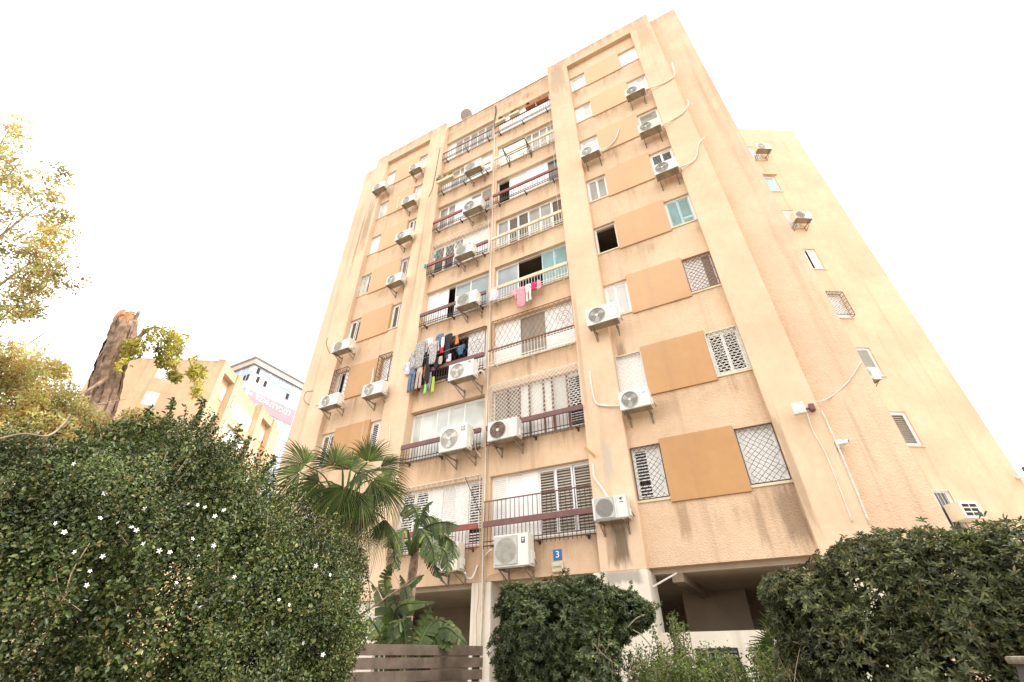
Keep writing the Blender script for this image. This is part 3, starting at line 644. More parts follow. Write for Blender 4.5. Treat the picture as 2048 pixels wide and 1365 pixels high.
cable([at(1622,808,-.25), at(1660,795,.17), at(1695,765,.17), at(1722,724,.17)], .014, M['pipe'], 'white cable sweeping up from the floodlight over the rough end wall')
cable([at(766,786,-.4), at(763,815,-.05), at(760,845,-.03)], .007, M['pipe'], 'thin white drain tube under the left bay air conditioner')
cable([at(735,800,-.06), at(728,840,-.06), at(722,885,-.06)], .007, M['pipe'], 'thin white tube over the lower left brown panel')
cable([at(778,847,-.21), at(780,860,-.22), at(779,880,-.22), at(775,895,-.22)], .02, M['pipe'], 'short white pipe on the left pilaster beside the palm')
cable([at(626,782,.18), at(612,785,.19), at(608,800,.19), at(618,810,.1), at(636,812,-.3)], .009, M['bcable'], 'black cable loop on the left end wall')
cable([at(655,676,-.21), at(653,690,-.22), at(660,708,-.4)], .012, M['bcable'], 'short black cable beside the lower left air conditioner')
cable([at(930,955,-.2), at(945,990,-.22), at(962,1030,-.25)], .012, M['iron'], 'dark rod leaning on the lowest left grille', 'rod', 3, 'rod')
p = at(1598, 817, -.5)
s = thing('floodlight', (p.x, -.2, p.z), 'grey floodlight on a bracket high on the right pilaster', 'floodlight')
MB().bbox(p.x-.13, p.x+.11, -.56, -.44, p.z-.14, p.z+.13, .02, 2).build('housing', M['wiron'], s)
MB().box(p.x-.10, p.x+.08, -.566, -.558, p.z-.10, p.z+.09).build('lens', M['gw'], s)
MB().bar((p.x+.05, -.44, p.z), (p.x+.25, -.22, p.z+.05), .03).build('bracket', M['iron'], s)
MB().bbox(p.x+.22, p.x+.33, -.33, -.2, p.z-.02, p.z+.14, .02).build('junction_box', M['maroon'], s)
p = at(1687, 884, -.05)
s = thing('security_camera', (p.x, .2, p.z), 'small white security camera on the right end wall', 'camera')
MB().bbox(p.x-.16, p.x-.02, -.1, .2, p.z-.05, p.z+.05, .012).build('mount', M['white'], s)
MB().tube([(p.x-.02, .05, p.z), (p.x+.10, -.02, p.z+.01)], .05, 12).build('body', M['white'], s, True)
MB().tube([(p.x+.10, -.02, p.z+.01), (p.x+.105, -.022, p.z+.01)], .035, 12).build('lens', M['dark'], s)
p = at(1178, 906, -.25)
s = MB().add([(p.x-.14, -.21, p.z+.16), (p.x-.08, -.26, p.z+.17), (p.x+.16, -.30, p.z-.10), (p.x+.13, -.21, p.z-.17), (p.x-.14, -.22, p.z+.17), (p.x-.08, -.27, p.z+.18), (p.x+.16, -.31, p.z-.09), (p.x+.13, -.22, p.z-.16)], [(0,1,2,3),(7,6,5,4),(0,4,5,1),(1,5,6,2),(2,6,7,3),(3,7,4,0)])
s.build('plastic_sheet', plain('yellow_plastic', (.62, .46, .16), .5, .1, 4), None, label='torn yellow plastic scrap stuck on the pilaster above the swirl air conditioner', cat='plastic scrap')

# ================================================================ laundry
CLO = {n: plain('cloth_'+n, c, .9, v, s_, bump=.3, bscale=30) for n, (c, v, s_) in dict(pink=((.72,.30,.34),.25,14), hot=((.70,.03,.14),.1,6), rose=((.74,.34,.42),.15,9), white=((.74,.72,.70),.08,6), lav=((.62,.58,.66),.2,18),
   check=((.42,.39,.38),.75,26), pattern=((.36,.34,.32),.85,30), black=((.025,.024,.026),.2,6), jeans=((.13,.19,.28),.2,10), beige=((.52,.40,.32),.12,8), orange=((.58,.18,.05),.15,8), blue=((.05,.14,.25),.15,8), red=((.55,.03,.04),.1,6), grey=((.27,.29,.33),.12,8), green=((.26,.66,.13),.12,6), lime=((.40,.55,.03),.12,6), teal=((.05,.36,.42),.12,6)).items()}
def strip(mb, cx, zt, zb, w, wave, y, th=.02, nx=9, nz=10, skew=0):
    vs = []; ph = random.uniform(0, 6)
    for sgn in (0, 1):
        for j in range(nz+1):
            t = j/nz; hw = w(t)/2
            for i in range(nx+1):
                s_ = i/nx*2-1; yy = y+wave*math.sin(ph+i*1.7+.8*t)*(.3+t)+(th if sgn else 0)*(1-.7*s_*s_)
                vs.append((cx+s_*hw+skew*t+.012*math.sin(ph+5*t+i), yy, zt+(zb-zt)*t-.02*math.sin(i*1.3+ph)*t))
    n1 = (nx+1)*(nz+1); q = lambda i, j, s_: s_*n1+j*(nx+1)+i; fs = []
    for j in range(nz):
        for i in range(nx): fs += [(q(i,j,0), q(i,j+1,0), q(i+1,j+1,0), q(i+1,j,0)), (q(i,j,1), q(i+1,j,1), q(i+1,j+1,1), q(i,j+1,1))]
        fs += [(q(0,j,0), q(0,j,1), q(0,j+1,1), q(0,j+1,0)), (q(nx,j,0), q(nx,j+1,0), q(nx,j+1,1), q(nx,j,1))]
    for i in range(nx): fs += [(q(i,0,0), q(i+1,0,0), q(i+1,0,1), q(i,0,1)), (q(i,nz,0), q(i,nz,1), q(i+1,nz,1), q(i+1,nz,0))]
    mb.add(vs, fs)
def garment(kind, name, x, zt, zb, w, mat, label, y=-.33):
    mb = MB()
    if kind == 'trousers':
        strip(mb, x, zt, zt+(zb-zt)*.3, lambda t: w, .012, y)
        for s_ in (-1, 1): strip(mb, x+s_*w*.26, zt+(zb-zt)*.28, zb-random.uniform(0, .05), lambda t: w*(.5-.12*t), .014, y+.004, skew=s_*.01)
    elif kind == 'shirt':
        strip(mb, x, zt, zb, lambda t: w*(.8+.12*math.sin(3*t)), .022, y)
        for s_ in (-1, 1): strip(mb, x+s_*w*.5, zt-.02, zt+(zb-zt)*.5, lambda t: w*.24, .012, y+.006, nx=4, skew=s_*.05)
    elif kind == 'sock': strip(mb, x, zt, zb, lambda t: w*(1+.5*max(0, t-.6)), .008, y, nx=4, skew=w*.2)
    else: strip(mb, x, zt, zb, lambda t: w, .02, y)
    return mb.build(name, CLO[mat], None, True, label, 'laundry', 'washing hung out on the balconies')
garment('towel', 'white_cloth', -2.29, 13.08, 12.55, .34, 'lav', 'pale lavender cloth hung beside the conduit at the fourth lowest right balcony')
garment('sock', 'small_shirt', -1.42, 12.72, 12.46, .20, 'rose', 'small pink top hanging leftmost of the pink washing')
garment('shirt', 'pink_shirt', -1.12, 12.74, 11.80, .36, 'pink', 'large patterned pink shirt in the middle of the hanging pink washing')
garment('trousers', 'white_trousers', -.82, 12.76, 12.0, .22, 'white', 'small white trousers between pink shirt and red garment')
garment('shirt', 'red_top', -.62, 12.76, 12.42, .18, 'hot', 'bright crimson small garment among the pink washing')
garment('sock', 'pink_leggings', -.42, 12.78, 12.36, .14, 'rose', 'small pink garment hanging rightmost of the pink washing')
LD = [('shirt',-5.98,10.98,10.40,.28,'lav','pale lilac checked shirt at the far left end of the laundry balcony'),('shirt',-5.74,11.38,10.60,.30,'check','grey checked shirt second from the left end of laundry balcony'),
 ('shirt',-5.42,11.74,10.50,.44,'pattern','big black and white patterned shirt hung on the laundry balcony'),('shirt',-5.15,11.80,11.05,.34,'white','white shirt hung high behind the big patterned shirt'),('trousers',-5.70,10.62,9.62,.30,'jeans','blue jeans hanging low at the left of the laundry balcony'),
 ('trousers',-5.33,10.50,9.66,.28,'beige','beige trousers hanging right of the blue jeans'),('towel',-5.14,10.60,10.05,.07,'orange','narrow orange cloth beside the beige trousers'),
 ('shirt',-5.0,11.35,9.75,.26,'black','long black garment hanging beside the patterned shirt'),('shirt',-4.80,11.50,10.50,.36,'check','grey striped shirt in the middle of the laundry balcony'),
 ('shirt',-4.60,11.84,11.3,.26,'jeans','small dark blue top hung high on the laundry balcony'),('towel',-4.42,11.60,11.1,.14,'white','white cloth hanging above the small red cloth'),('towel',-4.41,11.12,10.86,.14,'red','small red cloth hanging below the white cloth'),
 ('shirt',-4.20,11.70,10.55,.26,'black','short black garment right of the small red cloth'),('shirt',-4.62,10.75,10.28,.22,'black','black top behind the tan cloth bundle on the laundry balcony'),('towel',-4.42,10.72,10.38,.16,'beige','tan cloth bundle beside the orange badged air conditioner'),('towel',-4.10,10.75,10.42,.22,'lav','small pale patterned cloth above the orange badged air conditioner'),
 ('sock',-3.80,11.50,11.08,.13,'orange','small orange cloth hung inside the laundry balcony'),('shirt',-3.56,10.92,10.52,.22,'blue','dark teal garment above the top of the laundry air conditioner'),
 ('trousers',-4.90,10.2,9.5,.20,'grey','grey trousers between the two green garments'),('sock',-5.02,9.84,9.33,.09,'green','bright green garment hanging left of the grey trousers'),('sock',-4.66,9.92,9.28,.11,'lime','lime green garment hanging right of the grey trousers')]
for i, (kd, x, a, b, w, mt, l_) in enumerate(LD): garment(kd, 'hanging_'+{'shirt': 'shirt', 'trousers': 'trousers', 'towel': 'cloth', 'sock': 'garment'}[kd], x, a, b, w, mt, l_, -.30-.03*(i % 3))
for (x, z, l_) in ((-5.85, 16.0, 'teal cloth on the left corner of the fourth highest left balcony'), (-5.35, 16.4, 'small turquoise bag hung on the fourth highest left balcony grille')):
    garment('towel', 'hanging_cloth', x, z+.14, z-.10, .12, 'teal', l_, -.30)
cable([(-5.9,-.33,10.95), (-4.8,-.33,10.9), (-3.4,-.33,10.95)], .005, M['pipe'], 'thin clothes line along the laundry balcony', 'clothes_line', 4, 'clothes line')

# ================================================================ wing and far buildings
def wallbox(T, name, mat, parent, *a): return MB(T).box(*a).build(name, mat, parent)
TW = Matrix.Translation((9.73, 8.43, 0)) @ Matrix.Rotation(R(30), 4, 'Z')
WG = thing('apartment_building', (9.73, 8.43, 0), 'plain peach side wing rising behind the right edge of the main block', 'building')
zs = 0.0
# wall with window openings cut by building it of strips
wallbox(TW, 'wall', M['wing'], WG, .47, 3.27, 0, 8, 0, 28)
wallbox(TW, 'wall', M['wing'], WG, -5, -.55, 0, 8, 0, 28)
zz = 0
for k in range(9):
    top = 4.82+FL*k if k < 8 else 28
    wallbox(TW, 'spandrel', M['wing'], WG, -.55, .47, 0, .3, zz, top); zz = 6.15+FL*k
wallbox(TW, 'interior_wall', M['room'], WG, -.55, .47, .9, 1.0, 0, 27.9)
WK = {1: [('Gd',1),('Gd',1)], 2: [('g',1)], 3: [('G',1)], 4: [('W',1),('W',1)], 5: [('Gb',1),('D',.25),('Wc',.7)], 6: [('Vc',1)], 7: [('Ga',1)], 8: [('W',1),('Gw',.8)]}
for k, sp in WK.items(): window(WG, -.55, .47, 4.82+FL*(k-1), 6.15+FL*(k-1), sp, .05, T=TW, fw=.055)
grille(-.52, .45, 4.82+FL*3+.03, 6.12+FL*3, -.20, 'diag', 'iron', WG, TW, out=.2)
grille(-.52, .45, 4.85, 6.12, -.03, 'bars', 'wiron', WG, TW)
MB(TW).box(-.5, .62, -.12, 0, 6.2+FL*6, 6.27+FL*6).build('canopy', M['wing'], WG)
for k in range(8): wallbox(TW, 'sill', M['cream_beam'], WG, -.56, .52, -.04, .05, 4.78+FL*k, 4.825+FL*k)
for k, z, l_, fan, ms in ((8, 25.0, 'top', 'light', 'ring'), (6, 19.1, 'third highest', 'rust', 'square'), (3, 9.9, 'third lowest', 'light', 'square')):
    ac('w', None, None, -.55, .52, 'white air conditioner on the right side wing below the %s window' % l_, fan=fan, mesh=ms, T=TW, xz=((-.15, .70, z) if k != 3 else (-1.12, -.27, z+.15)), badge=None)
p = TW @ Vector((.3, -.55, 5.1))
s = thing('window_air_conditioner', p, 'boxy white window air conditioner with square vents above the right hedge', 'air conditioner')
MB(TW).bbox(-.02, .62, -.55, 0, 5.1, 5.62, .015).build('casing', M['acw'], s)
v = MB(TW)
for i in range(3):
    for j in range(2): v.box(.06+j*.25, .27+j*.25, -.556, -.548, 5.18+i*.13, 5.27+i*.13)
v.build('vent', M['dark'], s)
p = TW @ Vector((3.3, -.1, 6.6))
s = thing('corner_floodlight', p, 'dark floodlight on a white arm at the far right corner of the wing', 'floodlight')
MB(TW).tube([(3.1, -.02, 6.55), (3.25, -.25, 6.5), (3.6, -.3, 6.3)], .05, 8).build('arm', M['white'], s, True)
MB(TW).bbox(3.25, 3.5, -.45, -.2, 6.6, 6.85, .03).build('housing', M['grey'], s)

# far block of the same kind, turned away
TB = Matrix.Translation((-42, 10.3, 0)) @ Matrix.Rotation(R(122), 4, 'Z')
FB = thing('apartment_building', (-42, 10.3, 0), 'pale orange stepped apartment block in the left background', 'building')
# local x along the facade, outside is -y
wallbox(TB, 'wall', M['bgw'], FB, 0, 19, .25, 12, 0, 27.9)
for (a, b) in ((.0, .7), (3.3, 4.7), (10.6, 11.6), (14.8, 16.3)): MB(TB).box(a, b, -.5, .249, 0, 28.1).build('pilaster', M['bgw'], FB)
for (a, b) in ((.7, 3.3), (11.6, 14.8)): MB(TB).box(a, b, -.35, .249, 27.0, 28.0).build('lintel', M['bgw'], FB)
for k in range(2, 8):
    z = 4.2+FL*k
    for a, b in ((4.75, 7.4), (7.6, 10.5)):
        window(FB, a, b, z+.1, z+1.85, [('W',1),('Gw',1),('W',1)], .15, T=TB)
        MB(TB).box(a-.05, b+.05, -.1, .248, z-.95, z+.06).build('balcony_wall', M['bgw'], FB)
    for a, b in ((1.0, 1.7), (2.5, 3.2), (11.8, 12.5), (13.9, 14.6)): window(FB, a, b, z+.55, z+1.9, [('Gw',1)], .17, T=TB)
    o = MB(TB).box(3.9, 4.35, -.52, -.501, z+.3, z+1.7).build('window_recess', M['terra'], FB)
    MB(TB).box(3.98, 4.27, -.54, -.521, z+.35, z+1.6).build('pane', M['gw'], o)
TE = Matrix.Translation((-42, 10.3, 0)) @ Matrix.Rotation(R(240), 4, 'Z')     # end face, x runs away from the corner
TE = Matrix.Translation((-42, 10.3, 0)) @ Matrix.Rotation(R(62), 4, 'Z')
for k in range(3, 8):
    z = 4.75+FL*k-.4
    window(FB, -4.6, -3.6, z, z+1.35, [('Gw',1)], -.1-.25*0, T=TE)
MB(TE).box(-8.0, -7.6, -.12, .05, 0, 27.8).build('downpipe_casing', M['bgw'], FB)

# far office tower
TT = thing('office_tower', (-88.5, 39.4, 0), 'white and pale blue glass office tower with a pink sale banner, far behind', 'building')
x1, y0 = -88.5, 39.4
bx('core', M['tow'], TT, x1-30, x1-.3, y0+.3, y0+34, 0, 57)
MB().box(x1-31, x1+.5, y0-.5, y0+35, 57.4, 58.4).build('cornice', M['towt'], TT); MB().box(x1-31.4, x1+.8, y0-.8, y0+35.4, 58.9, 60).build('parapet', M['tow'], TT)
MB().box(x1-31, x1+.3, y0-.3, y0+35, 58.4, 58.9).build('fascia', M['towt'], TT)
pat = [0, 1, 1, 0, 1, 0, 1, 1, 0, 1, 1, 0, 0, 1]
meshes = {}
for face in (0, 1):
    for fl in range(9):
        z1_ = 57.3-(0 if fl == 0 else 2.0+4.0*(fl-1)); z0_ = 55.3-4.0*fl; i = 0; q = 0.0
        while q < 15:
            w = (1.0, .6, 1.5, .8)[(i+fl) % 4]; c = pat[(i*3+fl*5) % 14]
            if face == 0: a = (x1-.05-q-w, x1-.05-q-.06, y0, y0+.29, z0_+.08, z1_)
            else: a = (x1-.29, x1, y0+.05+q, y0+.05+q+w-.06, z0_+.08, z1_)
            bx('glazing_panel' if c else 'wall_panel', M['towb' if c else 'tow'], TT, *a)
            q += w; i += 1
for (y, z) in ((40.7, 56.3), (41.3, 54.3), (43.3, 54.2), (49.6, 53.9)): bx('open_window', M['dark'], TT, x1, x1+.06, y-.35, y+.35, z-.75, z+.75)
for (x, z) in ((-97.3, 56.6), (-92.8, 54.6), (-90.6, 54.2), (-89.4, 54.2)): bx('open_window', M['dark'], TT, x-.4, x+.4, y0-.06, y0, z-.8, z+.8)
bn = bx('banner', M['banner'], TT, x1+.02, x1+.10, y0+1.2, y0+13.4, 47.7, 51.2)
YZ = Matrix.Rotation(R(90), 4, 'Z') @ Matrix.Rotation(R(90), 4, 'X')
text('*', 2.0, M['wprint'], 'lettering', bn, Matrix.Translation((x1+.14, 40.9, 50.0)) @ YZ)
text('9236', 1.75, M['wprint'], 'lettering', bn, Matrix.Translation((x1+.14, 43.8, 50.2)) @ YZ, .03)
text('\u05d4\u05e8\u05d9\u05db\u05de\u05dc', 1.9, M['wprint'], 'lettering', bn, Matrix.Translation((x1+.14, 48.8, 50.1)) @ YZ, .03)
text('\u05de\u05d3\u05e7', 1.3, M['wprint'], 'lettering', bn, Matrix.Translation((x1+.14, 43.8, 48.5)) @ YZ, .03)
# ================================================================ vegetation
def unit(a): return a/np.maximum(np.linalg.norm(a, axis=1, keepdims=True), 1e-9)
def leaf_mesh(name, P, D, Nn, L, Wd, mat, parent, fold=.25, curl=.15, kind=None, **kw):
    """P base points, D leaf directions, Nn upper normals, L lengths, Wd widths: two folded quads each"""
    n = len(P); D = unit(D); S = unit(np.cross(D, Nn)); U = np.cross(S, D)
    L = np.broadcast_to(np.asarray(L, float), (n,))[:, None]; Wd = np.broadcast_to(np.asarray(Wd, float), (n,))[:, None]
    b = P; tip = P+D*L-U*L*curl; r1 = P+D*L*.32+S*Wd*.5+U*Wd*fold; r2 = P+D*L*.72+S*Wd*.42+U*(Wd*fold-L*curl*.4); l1 = P+D*L*.32-S*Wd*.5+U*Wd*fold; l2 = P+D*L*.72-S*Wd*.42+U*(Wd*fold-L*curl*.4)
    V = np.stack([b, r1, r2, tip, l2, l1], 1).reshape(-1, 3)
    org = np.array(ORI.get(parent.name, Vector())) if parent else np.zeros(3); V = V-org
    i = (np.arange(n)*6)[:, None]; F = np.concatenate([i+np.array([[0, 1, 2, 3]]), i+np.array([[0, 3, 4, 5]])], 1).reshape(-1)
    me = bpy.data.meshes.new(name); me.vertices.add(n*6); me.vertices.foreach_set('co', V.ravel().astype(np.float32))
    me.loops.add(len(F)); me.loops.foreach_set('vertex_index', F.astype(np.int32)); me.polygons.add(n*2); me.polygons.foreach_set('loop_start', np.arange(0, n*8, 4, dtype=np.int32))
    me.update(calc_edges=True); me.validate(); me.materials.append(mat)
    o = bpy.data.objects.new(name, me); COL.objects.link(o)
    if parent: o.parent = parent; ORI[o.name] = ORI.get(parent.name, Vector())
    return tag(o, kind=kind, **kw)
def lump(P, f, seed, a):
    g = np.random.default_rng(seed); s = 0
    for i in range(7):
        k = g.normal(size=3)*f*(1+i*.35); s = s+np.sin(P@k+g.uniform(0, 6.28))/(1+i*.3)
    return a*s/3
def shell(ells, n, seed, inner=.22, lf=2.0, la=.16, cut=-.75):
    """points in the outer layer of a lumpy union of ellipsoids, with outward normals"""
    g = np.random.default_rng(seed); E = np.array(ells, float)
    A = (E[:, 3]*E[:, 4])**.8+(E[:, 3]*E[:, 5])**.8+(E[:, 4]*E[:, 5])**.8; ch = g.choice(len(E), n*2, p=A/A.sum())
    d = unit(g.normal(size=(n*2, 3))); c = E[ch, :3]; r = E[ch, 3:]
    t = 1-np.abs(g.normal(0, inner, n*2)).clip(0, .95)
    base = c+d*r; t = t*(1+lump(base, lf, seed, la)); P = c+d*r*t[:, None]; Nn = unit(d/r)
    depth = np.min([np.linalg.norm((P-e[:3])/e[3:], axis=1) for e in E], axis=0)
    own = np.linalg.norm((P-c)/r, axis=1)
    ok = (depth > own-.25) & (depth > .35) & (P[:, 2] > .05)
    ok &= lump(P, 5.5, seed+5, 1.0) > cut
    P, Nn = P[ok][:n], Nn[ok][:n]; return P, Nn
def front(P, keep_back=.25, seed=1):      # fewer leaves on the side turned away
    g = np.random.default_rng(seed); c = np.array(CAM_LOC); return g.random(len(P)) < 1
def sphere_leaves(P, Nn, seed, up=.4, spread=.9):
    g = np.random.default_rng(seed); D = unit(Nn*.55+g.normal(size=P.shape)*spread+np.array([0, 0, up*.5])); U = unit(Nn+np.array([0, 0, up])+g.normal(size=P.shape)*.55); return D, U
def rosettes(P, Nn, seed, k=8, L=.06):
    g = np.random.default_rng(seed); n = len(P); A = unit(Nn+np.array([0, 0, .6])+g.normal(size=P.shape)*.45)
    B1 = unit(np.cross(A, g.normal(size=P.shape))); B2 = np.cross(A, B1); PP = []; DD = []; UU = []
    for i in range(k):
        an = 2*math.pi*i/k*1.0+g.uniform(-.3, .3, n); rad = B1*np.cos(an)[:, None]+B2*np.sin(an)[:, None]; el = g.uniform(.1, .9, n)[:, None]
        DD.append(rad+A*el); UU.append(A-rad*el*.7); PP.append(P+A*g.uniform(-.02, .012, n)[:, None])
    return np.concatenate(PP), np.concatenate(DD), np.concatenate(UU)
def branch(mb, p, d, L, r, depth, seed):
    g = random.Random(seed); pts = [Vector(p)]; d = Vector(d).normalized(); n = 5
    for i in range(n):
        d = (d+Vector((g.uniform(-.25, .25), g.uniform(-.25, .25), g.uniform(-.1, .22)))).normalized(); pts.append(pts[-1]+d*L/n)
    mb.tube(pts, [r*(1-.6*i/n) for i in range(n+1)], 6 if depth > 1 else 4)
    if depth:
        for j in range(3 if depth > 1 else 4):
            i = g.randint(2, n); dd = (d+Vector((g.uniform(-1, 1), g.uniform(-1, 1), g.uniform(-.3, .7)))).normalized(); branch(mb, pts[i], dd, L*g.uniform(.5, .75), r*.5, depth-1, seed*7+j)
LM = dict(
 carissa=leafmat('carissa_leaf', [(0, (.036, .050, .017)), (.4, (.058, .088, .024)), (.72, (.105, .14, .034)), (.9, (.18, .20, .055)), (1, (.24, .16, .07))], .38, .2),
 pitto=leafmat('pittosporum_leaf', [(0, (.042, .06, .025)), (.5, (.068, .095, .036)), (.85, (.11, .14, .05)), (.97, (.22, .25, .07)), (1, (.18, .13, .07))], .5, .26),
 hedge=leafmat('hedge_leaf', [(0, (.05, .06, .027)), (.5, (.085, .10, .04)), (.82, (.14, .155, .06)), (.95, (.24, .26, .08)), (1, (.24, .15, .09))], .5, .28),
 sprig=leafmat('sprig_leaf', [(0, (.06, .095, .02)), (.6, (.11, .155, .03)), (1, (.20, .24, .05))], .45, .3),
 autumn=leafmat('autumn_leaf', [(0, (.42, .22, .10)), (.22, (.54, .34, .16)), (.5, (.58, .52, .20)), (1, (.46, .54, .19))], .6, .65),
 lime=leafmat('lime_leaf', [(0, (.30, .30, .06)), (.5, (.50, .48, .10)), (.85, (.60, .54, .14)), (1, (.48, .26, .10))], .55, .6),
 palm=leafmat('palm_leaf', [(0, (.035, .055, .012)), (.5, (.06, .09, .016)), (.85, (.10, .13, .022)), (1, (.20, .19, .05))], .6, .28, .2),
 dead=leafmat('dead_palm_leaf', [(0, (.16, .10, .05)), (1, (.28, .19, .09))], .8, .2),
 banana=leafmat('banana_leaf', [(0, (.04, .065, .016)), (.6, (.075, .115, .024)), (1, (.17, .19, .04))], .5, .3),
)
def A3(v): return np.array(v[:])
def ell(u, v, r, rx, ry, rz):
    p = atr(u, v, r); return (p.x, p.y, p.z, rx, ry, rz)

# ---- big flowering shrub on the left
SH = thing('flowering_shrub', (-1.2, -9.2, 0), 'huge dark green shrub with small white star flowers filling the lower left', 'shrub')
ELS = [ell(320,1210,5.4,1.1,1.1,1.22), ell(80,1230,5.4,1.1,1.1,1.25), ell(500,1260,5.3,.9,.9,.92), ell(290,1020,5.5,.75,.8,.80), ell(50,1060,5.6,.8,.8,.75), ell(590,1225,5.6,.58,.6,.58), ell(640,1150,5.8,.42,.45,.40), ell(215,955,5.7,.5,.5,.42), ell(510,1340,5.3,.75,.8,.65), ell(640,1280,5.8,.36,.5,.45), ell(-150,1220,5.4,1,1,1.15)]
LOOSE = [ell(380,930,5.7,.48,.45,.40), ell(470,985,5.8,.44,.4,.40), ell(545,1045,5.8,.42,.4,.34), ell(610,1085,5.9,.34,.3,.30), ell(430,1060,5.6,.4,.4,.35), ell(270,890,5.7,.45,.4,.26)]
P, Nn = shell(ELS, 270000, 11, .20, 3.6, .36, -.32)
D, U = sphere_leaves(P, Nn, 12); L = RNG.uniform(.014, .031, len(P))
leaf_mesh('foliage', P, D, U, L, L*.62, LM['carissa'], SH)
P, Nn = shell(LOOSE, 13000, 15, .45, 4.5, .35, -.25); D, U = sphere_leaves(P, Nn, 16); L = RNG.uniform(.022, .045, len(P)); leaf_mesh('loose_foliage', P, D, U, L, L*.62, LM['carissa'], SH)
P, Nn = shell(ELS[:8], 30000, 13, .45, 2.2, .1); D, U = sphere_leaves(P, Nn, 14); leaf_mesh('inner_foliage', P, D, U, .042, .028, LM['carissa'], SH)
def shoots(ells, n, seed, ln, mat, parent, ll, lw, up=.7, k=5):
    P, Nn = shell(ells, n, seed, .03, 3, .15); g = np.random.default_rng(seed); st = MB(); PP = []; DD = []
    for p, q in zip(P, Nn):
        d = Vector(q*.7+g.normal(0, .45, 3)+np.array([0, 0, up])).normalized(); l_ = ln*g.uniform(.35, 1.1); a = Vector(p)-d*.05; c = curve_pts([a, a+d*l_*.5+Vector(g.normal(0, .02, 3)), a+d*l_+Vector((0, 0, .1*l_))], 4); st.tube(c, .003, 3, False)
        for x in c[2:]:
            for _ in range(k): PP.append(np.array(x[:])+g.normal(0, .01, 3)); DD.append(g.normal(0, .8, 3)+np.array(d[:])*.8)
    st.build('shoots', M['twig'], parent, kind='stuff'); PP = np.array(PP); DD = np.array(DD)
    leaf_mesh('shoot_leaves', PP, DD, g.normal(0, .5, PP.shape)+np.array([0, 0, 1.]), g.uniform(.7, 1.15, len(PP))*ll, lw, LM[mat], parent, kind='stuff')
shoots(ELS[:10]+LOOSE, 420, 17, .26, 'carissa', SH, .028, .017)
mb = MB()
for i in range(10):
    e = ELS[i % 8]; branch(mb, (e[0]-.2, e[1]+.35, max(.3, e[2]-.7)), (random.uniform(-.4, .4), random.uniform(0, .4), 1), .8, .02, 2, 100+i)
mb.build('branches', M['twig'], SH)
# upright sprays along the top edge
sp_ = MB(); PP = []; DD = []
for (u, v, r, lean, ln) in ((478,862,5.6,.15,.42),(500,880,5.7,.3,.40),(405,800,5.7,-.1,.35),(430,835,5.6,.2,.45),(345,800,5.6,-.1,.3),(550,915,5.7,.4,.35),(300,820,5.7,0,.3),(460,905,5.6,.35,.5),(380,850,5.6,.1,.45),(520,960,5.7,.5,.4),(250,850,5.6,0,.35),(585,975,5.7,.3,.3),(440,890,5.6,.1,.4),(495,930,5.7,.35,.45),(335,845,5.6,.1,.4)):
    tp = atr(u, v, r); bs = tp-Vector((lean*ln*CX.x, lean*ln*CX.y, ln)); cp = curve_pts([bs, bs.lerp(tp, .5)+Vector((.03, .0, .02)), tp], 6); sp_.tube(cp, .005, 4)
    for q in cp[1:]:
        for k in range(6): PP.append(A3(q)+RNG.normal(0, .012, 3)); DD.append(RNG.normal(0, 1, 3)+np.array([0, 0, .5]))
sp_.build('sprays', M['twig'], SH); PP = np.array(PP); DD = np.array(DD)
leaf_mesh('spray_leaves', PP, DD, RNG.normal(0, .5, PP.shape)+np.array([0, 0, 1.]), RNG.uniform(.035, .055, len(PP)), .028, LM['carissa'], SH)
# star flowers
fm = MB()
for k in range(5):
    a = 2*math.pi*k/5; c_, s_ = math.cos(a), math.sin(a); b = len(fm.v)
    q = lambda r, t: (r*math.cos(a+t), r*math.sin(a+t), .004+.1*r*r*8)
    fm.add([(0, 0, 0), q(.014, -.5), q(.027, -.1), q(.024, .3), q(.012, .45)], [(0, 1, 2, 3, 4)])
fme = bpy.data.meshes.new('flower'); fme.from_pydata(fm.v, [], fm.f); fme.materials.append(plain('petal_white', (.85, .84, .80), .6, .03, 3))
FPX_ = [(110,1047),(128,1065),(148,928),(200,1037),(209,987),(235,1045),(263,1055),(273,1061),(289,1018),(287,1088),(319,1102),(340,1105),(148,1104),(205,1113),(180,1143),(173,1171),(171,1202),(353,1166),(385,1078),(377,1008),(427,1092),(393,1205),(400,1213),(469,1154),(430,1033),(395,1010),(410,1015),(448,1021),(321,936),(353,948),(578,1210),(607,1287),(632,1132),(558,1200),(646,1310),(660,1150)]
for (u, v) in FPX_:
    # put it on the camera-facing surface of the shrub
    d = np.array(ray(u, v)[:]); d = d/np.linalg.norm(d); best = 9
    for e in ELS:
        oc = (np.array(CAM_LOC)-np.array(e[:3]))/np.array(e[3:]); dd = d/np.array(e[3:]); a_ = dd@dd; b_ = oc@dd; c_ = oc@oc-1.0
        q = b_*b_-a_*c_
        if q > 0: best = min(best, (-b_-math.sqrt(q))/a_)
    if best > 8.5: continue
    p = Vector(CAM_LOC)+Vector(d)*(best-random.uniform(.05, .16))
    f = bpy.data.objects.new('flower', fme); COL.objects.link(f); f.parent = SH; f.location = p-ORI[SH.name]
    f.rotation_euler = (-Vector(d)+Vector((random.uniform(-.9, .9), random.uniform(-.9, .9), random.uniform(-.3, .9)))).to_track_quat('Z', 'Y').to_euler(); k = random.uniform(.45, .72); f.scale = (k, k, k)

